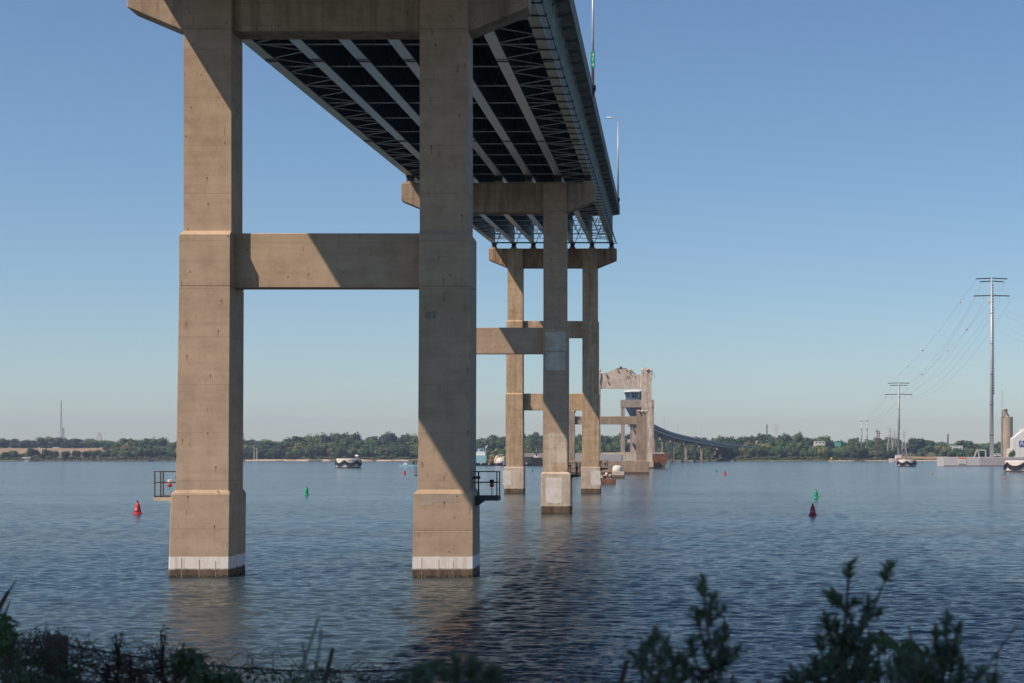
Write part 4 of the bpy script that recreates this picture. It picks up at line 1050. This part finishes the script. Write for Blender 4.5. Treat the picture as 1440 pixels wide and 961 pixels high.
solo('container_block', MB().box(CX(737, D), CX(749, D), D*DY+3, D*DY+6, zt, CZ(642.5, D)), M_DARKST, 'dark deck container on the barge right of the third pier', 'container')
solo('quay_wall', MB().box(CX(736, 12.5), CX(905, 12.5), 12.5*DY, 12.5*DY+3, -1, CZ(637.2, 12.5)), M_SILO, 'long tan wall of a barge behind the dark barge and the piers', 'barge')
for k in range(2):
    T = thing('site_hut', (CX(704+8*k, 11.8), 11.8*DY, zt), ('tan site hut just left of the third pier' if k == 0 else 'small tan hut behind the third pier'), 'hut')
    part('wall', MB().box(-1.3, 1.3, -1, 1, 0, 4.6-k), M_SILO, T, local=True); part('roof', MB().box(-1.5, 1.5, -1.2, 1.2, 4.6-k, 4.9-k), M_WHITEW, T, local=True)
# excavator on the barge
x0 = CX(686.5, D); y0 = dy+3
T = thing('excavator', (x0, y0, zt), 'small excavator with a raised arm on the barge', 'excavator')
part('track', MB().box(-1.3, 1.3, -.9, .9, 0, .6), M_BLACK, T, local=True); part('cab', MB().box(-1.0, .8, -.7, .7, .6, 2.2), M_RUST, T, local=True)
part('boom', MB().beam((.5, 0, 1.5), (1.8, 0, 4.6), .3, .3).beam((1.8, 0, 4.6), (3.2, 0, 2.6), .25, .25), M_YEL, T, local=True)
# blue boat left of right column
D = 172/(656.3-640); y = D*DY
T = thing('work_skiff', (CX(578, D), y, 0), 'low pale blue boat with a white cuddy passing behind the right near column', 'boat')
part('hull', MB().prism_xz([(CX(561, D), .9), (CX(562.5, D), -.2), (CX(606, D), -.2), (CX(606, D), 1.0)], y-1.6, y+1.6), M_BLUE, T)
part('cuddy', MB().prism_xz([(CX(567, D), 1.0), (CX(573, D), 1.0), (CX(572, D), 1.9), (CX(569, D), 2.0)][::1], y-1.2, y+1.2), M_WHITE, T)
part('console', MB().box(CX(580, D), CX(583.5, D), y-.6, y+.6, 1.0, 2.6), M_BLACK, T)
part('crew_seat', MB().box(CX(576, D), CX(577.5, D), y-.4, y+.4, 1.0, 2.3), M_NAVY, T)
T = thing('gauge_frame', (CX(584.8, 2.1), 2.11*DY, 0), 'thin rusty hanging frame seen just left of the right near column', 'frame')
for a in (583.5, 586): part('rod', MB().box(CX(a, 2.1)-.03, CX(a, 2.1)+.03, 2.1*DY, 2.1*DY+.06, CZ(668, 2.1), CZ(650, 2.1)), M_RUSTP, T)
part('counterweight', MB().box(CX(583, 2.1), CX(586.5, 2.1), 2.1*DY-.1, 2.1*DY+.2, CZ(670, 2.1), CZ(668, 2.1)), M_DARKST, T)
part('top_bar', MB().box(CX(582, 2.1), CX(590, 2.1), 2.1*DY, 2.1*DY+.1, CZ(650, 2.1), CZ(649, 2.1)), M_RUSTP, T)

# ================================================================== TREES
def crown_mesh(seed, n=800, size=.15, name='crown', mat=None):
    r = random.Random(seed); mb = MB(); blobs = []
    for k in range(r.randint(7, 10)):
        a = r.uniform(0, 6.28); q = r.uniform(.25, .68); z = r.uniform(.35, 1.42)
        rad = r.uniform(.30, .5)
        q *= 1.0 if z < 1.1 else .8
        blobs.append((Vector((q*math.cos(a), q*math.sin(a), z)), rad))
    blobs.append((Vector((0, 0, 1.0)), .55))
    for c, rad in blobs:               # inner masses
        rg = []
        for zz in (-.75, -.3, .3, .75):
            w = math.sqrt(1-zz*zz)*rad*.78
            rg.append([(c.x+w*math.cos(t)*r.uniform(.8, 1.1), c.y+w*math.sin(t)*r.uniform(.8, 1.1), c.z+zz*rad*.78) for t in [j*math.pi/3.5 for j in range(7)]])
        mb.loft(rg)
    for i in range(n):
        c, rad = blobs[i % len(blobs)]
        d = Vector((r.gauss(0, 1), r.gauss(0, 1), r.gauss(0, 1)+.2)).normalized()
        p = c+d*rad*r.uniform(.72, 1.12)
        nn = (d+Vector((r.gauss(0, .5), r.gauss(0, .5), r.gauss(0, .5)))).normalized()
        a = nn.orthogonal().normalized(); b = nn.cross(a); t = r.uniform(0, 3.14); s = size*r.uniform(.35, .75)
        a2 = (a*math.cos(t)+b*math.sin(t))*s; b2 = (b*math.cos(t)-a*math.sin(t))*s*.7
        mb.add([p-a2, p+b2, p+a2, p-b2], [(0, 1, 2, 3)])
    return mb
CR = [crown_mesh(100+k) for k in range(7)]
CRM = [c.mesh('crown', M_LEAF) for c in CR]; CRL = [c.mesh('crown', M_LEAFL) for c in CR[:4]]
tk = MB().tube((0, 0, -.1), (0.02, 0, .75), .045, .03, 6)
for a in range(4): tk.tube((0.02, 0, .6), (.3*math.cos(a*1.6), .3*math.sin(a*1.6), 1.05), .022, .008, 4)
TKM = tk.mesh('trunk', M_BARK)
def tree(px, D, ptop, wide, label, group, light=False):
    x, y = CX(px, D), D*DY; z0 = max(shore_h(x, y), spit_h(x, y) if D < 19 else -9, .3); z1 = CZ(ptop, D); h = max(z1-z0, 3)
    T = thing('broadleaf_tree', (x, y, z0-.1), label, 'tree', group, rz=random.uniform(0, 6.28))
    s = h/1.85; w = min(wide*D*U/1.9, s*1.5)
    T.scale = (w, w, s)
    link('trunk', TKM, T); link('crown', random.choice(CRL if light else CRM), T)
    return T
OUT = [(-60, 617), (0, 617), (30, 618), (60, 613.5), (100, 613.5), (125, 616), (150, 615), (200, 616), (250, 617), (345, 617), (390, 616), (412, 612), (425, 608), (436, 609), (447, 606), (462, 607), (478, 605.5), (490, 604), (504, 606), (513, 613), (535, 609), (552, 607.5), (562, 614), (574, 611), (600, 612), (672, 617), (685, 611), (700, 607), (712, 609), (745, 607), (765, 607), (810, 609), (850, 609), (890, 608), (930, 612), (985, 611.5), (1000, 611), (1015, 614), (1035, 611), (1055, 611), (1075, 605.5), (1092, 608), (1110, 606.5), (1128, 607), (1140, 613), (1152, 609), (1165, 612), (1176, 618), (1190, 619), (1205, 613.5), (1215, 617), (1228, 616), (1242, 611.5), (1258, 614), (1270, 619), (1285, 617), (1300, 618), (1322, 621), (1333, 624), (1344, 618), (1354, 623), (1364, 619), (1374, 624), (1388, 619), (1400, 622), (1500, 622)]
ROW = {0.0: ', on its skyline', .26: ', in its upper slope', .48: ', in its lower slope', .68: ', at its foot by the water'}
LBL = [('tree of the far left wood', 'trees of the left wood'),
       ('tree of the wood behind the beach', 'trees of the middle wood'),
       ('tree of the wood behind the far piers', 'trees behind the piers'),
       ('tree of the wood right of the bridge', 'trees of the right wood')]
def reg(px): return 0 if px < 300 else 1 if px < 640 else 2 if px < 925 else 3
nt_ = 0
rt = random.Random(11)
hidden = [(262, 328), (596, 656)]
for D, f0, step in ((23.6, 0.0, 12.5), (22.2, 0.26, 15), (21.1, .48, 14), (20.45, .68, 12)):
    px = -15+rt.uniform(0, 8)
    while px < 1452:
        DD = D+rt.uniform(-.3, .3); ok = True
        if px < 155:
            if D > 23: DD = 26+rt.uniform(-.3, .3)
            elif D > 20.8: ok = False
            else: ok = rt.random() < .97
        if any(a < px < b for a, b in hidden): ok = False
        if 905 < px < 985 and D > 22: ok = True
        if 1262 < px < 1335 and 20.2 < D < 22: ok = False
        if 1138 < px < 1186 and D < 22.5: f0b = max(f0, .50)
        elif 1058 < px < 1092 and D < 22.5: f0b = max(f0, .44)
        elif 1336 < px < 1357 and D < 22.5: f0b = max(f0, .62)
        else: f0b = f0
        if px > 1405 and D < 23: ok = False
        o = lerp_tab(OUT, px); yt = o+(637-o)*f0b+rt.uniform(-2.2, 2.2)*(1 if f0 == 0 else 1.4)
        if px < 155 and D < 21: yt = rt.uniform(628, 637)
        wd = rt.uniform(21, 32) if f0 < .5 else rt.uniform(16, 25)
        if ok:
            lt = rt.random() < (.05+.25*f0); lb, gp = LBL[reg(px)]
            lb = ('pale green ' if lt else 'dark green ')+lb+ROW[f0]; tree(px, DD, yt, wd, lb, gp, lt); nt_ += 1
        px += step*rt.uniform(.75, 1.25)
tree(1422.5, 14.0, 631, 11, 'dark tree standing alone in front of the white building beside the silo', None)
print('trees', nt_)
# a mass of wood behind that closes the gaps, and scrub along the water
def mass(name, spots, mats, label, cat):
    big = []; fs = []; off = 0; vv = []; ff = []
    arrs = [(np.array(c.v), c.f) for c in CR]
    for x, y, z, w, h in spots:
        v, f = random.choice(arrs); a = random.uniform(0, 6.28); ca, sa = math.cos(a), math.sin(a)
        q = np.stack([(v[:, 0]*ca-v[:, 1]*sa)*w+x, (v[:, 0]*sa+v[:, 1]*ca)*w+y, v[:, 2]*h+z], 1)
        vv.append(q); ff += [tuple(i+off for i in t_) for t_ in f]; off += len(q)
    me = bpy.data.meshes.new(name); me.from_pydata(np.concatenate(vv).tolist(), [], ff); me.materials.append(mats); me.update()
    return props(link(name, me), label, cat, kind='stuff')
sp = []
px = -200
while px < 1650:
    D = 25.4 if px > 155 else 27.5
    x, y = CX(px, D), D*DY; z = shore_h(x, y); zt_ = CZ(lerp_tab(OUT, px)+2.5, D); h = max(4, zt_-z)/1.7
    sp.append((x, y, z-3, 11, h)); px += 13
mass('distant_wood', sp, M_LEAF, 'dark mass of far woodland filling in behind the nearer trees', 'woodland')
sp = []
px = -60
while px < 1330:
    D = shore_D(px)+rt.uniform(.25, .6); x, y = CX(px, D), D*DY; z = shore_h(x, y)
    if 345 < px < 600: D += .3; x, y = CX(px, D), D*DY; z = shore_h(x, y)
    if px < 1160 or rt.random() < .9: sp.append((x, y, z-1, rt.uniform(3, 6), rt.uniform(1.3, 3.2) if px < 1160 else rt.uniform(1.0, 1.6)))
    px += rt.uniform(4, 8)
mass('shoreline_scrub', sp, M_LEAFL, 'light green scrub and reeds along the far waterline', 'scrub')

# ================================================================== FOREGROUND PLANTS
def leaflet(mb, p, d, l, w, m=0, curl=.3):
    d = d.normalized(); up = Vector((0, 0, 1)); a = d.cross(up)
    if a.length < .05: a = Vector((1, 0, 0))
    a.normalize(); nrm = a.cross(d)
    mid = p+d*l*.5+nrm*l*.06; tip = p+d*l-Vector((0, 0, l*curl))
    mb.add([p, mid-a*w/2, tip, mid+a*w/2], [(0, 1, 2, 3)], m)
def curve(p0, p1, bend, n=8):
    p0, p1 = Vector(p0), Vector(p1); L = (p1-p0).length
    return [p0.lerp(p1, i/n)+Vector(bend)*L*math.sin(math.pi*i/n) for i in range(n+1)]
def ground_at(px, D): x, y = CX(px, D), D*DY; return Vector((x, y, bank_h(x, y)-.03))
def weed(px, pt, dm, tops, label, mat=M_LEAFB, seed=0, dens=1.0, lw=.010, ll=.040):
    """bushy upright weed; tops = list of (px, py) where its branch tips stand"""
    r = random.Random(seed); D = dm/DY; g = ground_at(px, D)
    T = thing('tall_weed', g, label, 'weed')
    main = curve(g, W(px, pt, D), (r.uniform(-.04, .04), 0, 0), 16)
    st = MB().path(main, .010, .003, 5); lf = MB()
    def tuft(tip, ax, n, spread=.55, l=1.0):
        for i in range(n):
            d = ax*1.0+Vector((r.gauss(0, spread), r.gauss(0, spread), r.gauss(0, spread*.8)))
            leaflet(lf, tip-ax*r.uniform(0, .035), d, ll*l*r.uniform(.55, 1.1), lw*r.uniform(.8, 1.3), curl=.15)
    def sprig(base, tip, n, l=1.0):
        br = curve(base, tip, (0, 0, -.10), 5); st.path(br, .0045, .002, 4)
        ax = (br[-1]-br[-2]).normalized(); tuft(br[-1], ax, n, .6, l)
        for i in range(int(n*.7)):
            q = r.uniform(1.5, 4.9); k = int(q); p = br[k].lerp(br[k+1], q-k) if k < 5 else br[5]
            leaflet(lf, p, Vector((r.gauss(0, 1), r.gauss(0, 1), r.gauss(.3, .5))), ll*.7*r.uniform(.5, 1), lw)
        return br
    tuft(main[-1], (main[-1]-main[-3]).normalized(), int(30*dens))
    for (bx, by) in tops:
        tip = W(bx, by, D+r.uniform(-.002, .002))
        j = min(range(len(main)), key=lambda q: abs(main[q].z-(tip.z-.07-abs(tip.x-main[8].x)*.8)))
        br = sprig(main[j], tip, int(18*dens))
        for k in range(2):                     # knobbly side shoots
            b = br[2+k]; side = Vector((r.choice((-1, 1))*r.uniform(.015, .04), r.uniform(-.03, .03), r.uniform(.01, .04)))
            sprig(b, b+side, int(10*dens), .7)
    lo = W(px, 961, D).z-.1
    for k in range(int(6*dens)):
        z_ = r.uniform(lo, main[-2].z-.03); j = min(range(len(main)), key=lambda q: abs(main[q].z-z_)); wd = .03+.10*min(1, (main[-1].z-z_)/.25)
        sprig(main[j], main[j]+Vector((r.uniform(-1, 1)*wd, r.uniform(-.06, .06), r.uniform(.02, .07))), int(14*dens), .85)
    part('stem', st, M_TWIG, T); props(part('foliage', lf, mat, T), kind='stuff')
weed(1195, 797, 3.7, [(1250, 802), (1172, 838), (1222, 850), (1160, 875), (1175, 880), (1216, 874), (1225, 905), (1150, 900)], 'tallest bushy weed, out of focus at lower right with its tip highest', seed=1, dens=1.3)
weed(988, 822, 3.6, [(1003, 842), (980, 868), (1020, 888), (972, 905), (1022, 918), (1010, 930), (962, 930)], 'forked out-of-focus weed left of the tallest one at lower right', seed=2, dens=1.1)
weed(920, 893, 3.4, [(908, 908), (938, 907), (928, 925), (900, 935), (950, 940), (962, 950)], 'low bushy weed at the bottom just left of the forked weed', seed=3, dens=1.2)
weed(1332, 876, 3.5, [(1347, 880), (1314, 890), (1318, 912), (1340, 925), (1308, 935), (1355, 940), (1325, 930)], 'blurred weed with two knobbly tips near the bottom right', seed=4)
weed(640, 936, 2.6, [(600, 945), (620, 938), (665, 940), (690, 948), (585, 955), (560, 958)], 'very blurred low green weed at bottom centre', seed=5, dens=1.2)
weed(1290, 935, 3.4, [(1270, 930), (1300, 950), (1250, 945), (1380, 948), (1400, 955)], 'low scrubby weed between the leafy shrub and the knobbly weed', seed=6)
weed(1170, 925, 3.6, [(1145, 930), (1135, 945), (1190, 940), (1120, 955), (1205, 935)], 'low brownish weed under the tallest weed', seed=8)
# leafy shrub with compound leaves
D = 4.2/DY; g = ground_at(1235, D)
T = thing('leafy_shrub', g, 'dark shrub with drooping compound leaves beside the tallest weed', 'shrub')
stems = MB(); r = random.Random(9)
for (bx, by, dx) in ((1222, 895, 24), (1238, 887, 4), (1262, 905, 22), (1270, 912, 14), (1250, 925, 26), (1216, 915, -20), (1200, 905, -18), (1255, 940, 20), (1190, 925, -26), (1236, 930, -8), (1272, 932, 12), (1210, 945, -14)):
    b = W(bx, by, D); st = curve(g+Vector((r.uniform(-.1, .1), 0, 0)), b, (r.uniform(-.05, .05), 0, 0), 6); stems.path(st, .006, .003, 5)
    e = b+Vector((dx*D*U*1.7, r.uniform(-.05, .05), -.02)); rc = curve(b, e, (0, 0, .22), 7); lm = MB().path(rc, .002, .001, 4)
    for k in range(1, 8):
        for s in (-1, 1):
            dv = (rc[min(k+1, 7)]-rc[k-1]).normalized(); sd_ = Vector((s*.25, s*.8, -.9))+dv*.5
            leaflet(lm, rc[k], sd_, r.uniform(.035, .048), .013, 1)
    leaflet(lm, rc[-1], (rc[-1]-rc[-2]), .05, .02, 1)
    part('compound_leaf', lm, [M_TWIG, M_LEAFN], T)
part('stem', stems, M_TWIG, T)
# dock stalks with brown seed heads
def dock(px, pt, dm, label, seed, side=()):
    r = random.Random(seed); D = dm/DY; g = ground_at(px-3, D); T = thing('dock_stalk', g, label, 'seed stalk')
    m = curve(g, W(px, pt, D), (.02, 0, 0), 20); st = MB().path(m, .008, .003, 5); sd2 = MB()
    lines = [m[8:]]
    for k in range(9, 19, 1):
        tip = m[k]+Vector((r.choice((-1, 1))*r.uniform(.03, .07)*(20-k)/7, r.uniform(-.03, .03), r.uniform(.06, .12))); br = curve(m[k], tip, (0, 0, 0), 3); st.path(br, .004, .002, 4); lines.append(br)
    for ln in lines:
        for i in range(34 if ln is not lines[0] else 160):
            q = r.random()*(len(ln)-1); j = min(int(q), len(ln)-2); p = ln[j].lerp(ln[j+1], q-j)+Vector((r.gauss(0, .006), r.gauss(0, .006), r.gauss(0, .004)))
            d = Vector((r.gauss(0, 1), r.gauss(0, 1), r.gauss(0, 1)+1)); leaflet(sd2, p, d, r.uniform(.012, .022), .010, 0)
    part('stem', st, M_SEED, T); props(part('seed_head', sd2, M_SEED, T), kind='stuff')
dock(163, 893, 6.5, 'dark seed stalk at bottom left, the left one of the two tall ones', 1)
dock(226, 886, 6.5, 'dark seed stalk at bottom left, the right and taller of the two', 2)
dock(182, 915, 6.3, 'short dark seed stalk leaning between the two tall ones', 3)
dock(246, 938, 6.0, 'low dark seed stalk right of the taller one', 4)
dock(150, 930, 6.4, 'low dark seed stalk beside the left tall one', 5)
# thin wands, sticks
def stick(a, b, dm, r0, label, mat=M_TWIG, name='bare_stick'):
    D = dm/DY; p1 = W(*b, D); p0 = W(*a, D); g = p0+(p0-p1).normalized()*max(0.0, (p0.z-bank_h(p0.x, p0.y))/max(.2, (p1-p0).normalized().z)) if p1.z > p0.z else p0
    solo(name, MB().path(curve(g, p1, (.01, 0, 0), 8), r0, r0*.6, 6), mat, label, 'stick', loc=g)
stick((455, 961), (468, 912), 5.0, .011, 'bare brown stick at the bottom, below the middle of the near crossbeam')
stick((872, 961), (882, 928), 3.8, .010, 'bare dark stick left of the low bushy weed')
stick((1368, 961), (1430, 880), 3.4, .0035, 'thin reddish grass stalk at the bottom right corner', M_RUSTP, 'grass_stalk')
stick((1395, 961), (1404, 915), 3.4, .003, 'short thin reddish grass stalk at the bottom right corner', M_RUSTP, 'grass_stalk')
stick((1283, 925), (1278, 878), 3.3, .004, 'thin pale grass stalk above the leafy shrub', M_RUSTP, 'grass_stalk')
for k, (a, b) in enumerate((((415, 961), (448, 868)), ((430, 961), (425, 905)), ((440, 961), (452, 885)))):
    stick(a, b, 3.2, .004, ('tall wispy blurred stalk below the near crossbeam', 'short wispy blurred stalk, left of the tall wispy one', 'wispy blurred stalk, right of the tall wispy one')[k], M_LEAFB, 'grass_stalk')
# left-hand fence post, wires and dry vines
D = 7.0/DY
T = thing('old_fence', ground_at(70, D), 'old dark fence post and sagging wires overgrown with dry vines at lower left', 'fence')
x, y = CX(70, D), D*DY
pm = MB().path([(x-.02, y, 4.3), (x-.01, y, 4.9), (x+.03, y, W(78, 894, D).z)], .055, .045, 8)
part('post', pm, M_TWIG, T)
part('post', MB().path([(x-3.2, y, 4.3), (x-3.2, y, W(78, 890, D).z)], .06, .05, 8), M_TWIG, T)
part('post', MB().path([(x+1.5, y+.2, 4.3), (x+1.5, y+.2, W(78, 963, D).z)], .05, .045, 8), M_TWIG, T)
for zz, sg_ in ((903, .05), (930, .1), (952, .05)):
    a = Vector((x-3.2, y, W(0, zz, D).z)); b = Vector((x, y, W(0, zz, D).z)); c_ = Vector((x+1.5, y+.2, W(0, max(zz+30, 950), D).z))
    part('wire', MB().path(wire(a, b, sg_, 0, 10)+wire(b, c_, sg_, 0, 12)[1:], .004, .004, 4), M_DARKST, T)
r = random.Random(21)
vm = MB()
def tangle(mb, n, x0, x1, y0f, dens_len=7, dd=7.0, rad=.0022):
    for i in range(n):
        px = r.uniform(x0, x1); dm = dd+r.uniform(-.5, .6); D = dm/DY
        p = W(px, y0f(px)+abs(r.gauss(0, 18)), D); d = Vector((r.gauss(0, 1), r.gauss(0, .4), r.gauss(0, .7))).normalized()
        pts = [p.copy()]
        for k in range(dens_len):
            d = (d+Vector((r.gauss(0, .45), r.gauss(0, .3), r.gauss(0, .45)-.05))).normalized(); p = p+d*.045
            if p.z > W(0, y0f(px)-5, D).z: d.z = -abs(d.z)
            pts.append(p.copy())
        mb.path(pts, rad, rad*.5, 3)
tangle(vm, 150, -10, 92, lambda q: 897)
tangle(vm, 110, 85, 300, lambda q: 905+(q-85)*.12, 9)
tangle(vm, 150, -10, 560, lambda q: 938, 8, 6.8)
for k in range(10):
    a = W(r.uniform(20, 160), r.uniform(895, 925), 7/DY); b = W(r.uniform(170, 320), r.uniform(905, 945), 7/DY)
    vm.path(wire(a, b, r.uniform(.02, .15), 0, 12), .003, .002, 3)
solo('vine_tangle', vm, M_TWIG, 'tangle of dry dark vines along the bottom left, over the old fence', 'vines', kind='stuff')
vl = MB()
for i in range(640):
    px = r.uniform(-10, 110) if i < 400 else r.uniform(130, 480); D = (7+r.uniform(-.4, .5))/DY
    p = W(px, (915 if px < 90 else 940)+abs(r.gauss(0, 18)), D)
    leaflet(vl, p, Vector((r.gauss(0, 1), r.gauss(0, 1), r.gauss(0, .6))), r.uniform(.02, .05), r.uniform(.012, .03))
solo('vine_leaves', vl, M_LEAFN, 'small dark leaves scattered through the dry vines at lower left', 'leaves', kind='stuff')
def leafy(px, py, w, h, dm, n, label, seed, lw=.03, twig=None):
    r = random.Random(seed); D = dm/DY; g = ground_at(px, D); T = thing('leafy_bush', g, label, 'bush'); st = MB(); lf = MB()
    for k in range(7):
        tip = W(px+r.uniform(-w, w)*.8, py+r.uniform(-h*.6, h), D); st.path(curve(g, tip, (r.uniform(-.1, .1), 0, 0), 6), .006, .002, 4)
    for i in range(n):
        a = r.uniform(0, 6.28); q = math.sqrt(r.random()); p = W(px+w*q*math.cos(a), py+h*q*math.sin(a)+h*.3, D+r.uniform(-.002, .002))
        leaflet(lf, p, Vector((r.gauss(0, 1), r.gauss(0, 1), r.gauss(0, .8)-.3)), lw*r.uniform(.7, 1.6), lw*r.uniform(.5, .9))
    if twig:
        for a, b in twig: st.path(curve(W(*a, D), W(*b, D), (0, 0, .04), 6), .006, .002, 5)
    part('stem', st, M_TWIG, T); props(part('foliage', lf, M_LEAFN, T), kind='stuff')
leafy(265, 925, 20, 15, 6.2, 240, 'small leafy bush right of the tall seed stalks', 31)
leafy(300, 955, 34, 14, 5.4, 380, 'low rounded bush at the bottom, right of the seed stalks', 32)
leafy(2, 885, 14, 32, 6.0, 230, 'leafy bush cut by the left edge with a bare twig arching above it', 33, twig=[((-6, 870), (24, 814)), ((-4, 858), (12, 830)), ((2, 880), (14, 846))])
leafy(35, 955, 55, 16, 6.4, 260, 'dark leafy growth filling the bottom left corner under the vines', 34)
# grass covering the bank
gm = MB()
for i in range(5200):
    x = r.uniform(-7, 5); y = r.uniform(2.0, 11.0); z = bank_h(x, y)
    mx = HZ-.140*y-z-.05
    if mx < .05: mx = .05
    h = min(r.uniform(.12, .5), mx); a = r.uniform(0, 6.28); lean = Vector((math.cos(a), math.sin(a), 0))*h*.3
    s = Vector((-math.sin(a), math.cos(a), 0))*.006; p = Vector((x, y, z-.02))
    gm.add([p-s, p+s, p+lean*.4+Vector((0, 0, h*.6))+s*.6, p+lean+Vector((0, 0, h))], [(0, 1, 2, 3)])
solo('bank_grass', gm, M_LEAFN, 'rough grass on the bank below the camera', 'grass', kind='stuff')

# ================================================================== HAZE
hz = MB().box(-6100, 6100, -260, 6150, -6, 125)
m = bpy.data.materials.new('haze'); m.use_nodes = True; nt = m.node_tree; nt.nodes.clear()
out = nt.nodes.new('ShaderNodeOutputMaterial'); pv = nt.nodes.new('ShaderNodeVolumePrincipled')
pv.inputs['Color'].default_value = (0.60, 0.70, 1.0, 1); pv.inputs['Density'].default_value = 0.00010; pv.inputs['Anisotropy'].default_value = 0.2
nt.links.new(pv.outputs[0], out.inputs['Volume'])
solo('haze', hz, m, 'thin summer haze over the river', 'haze', kind='stuff')
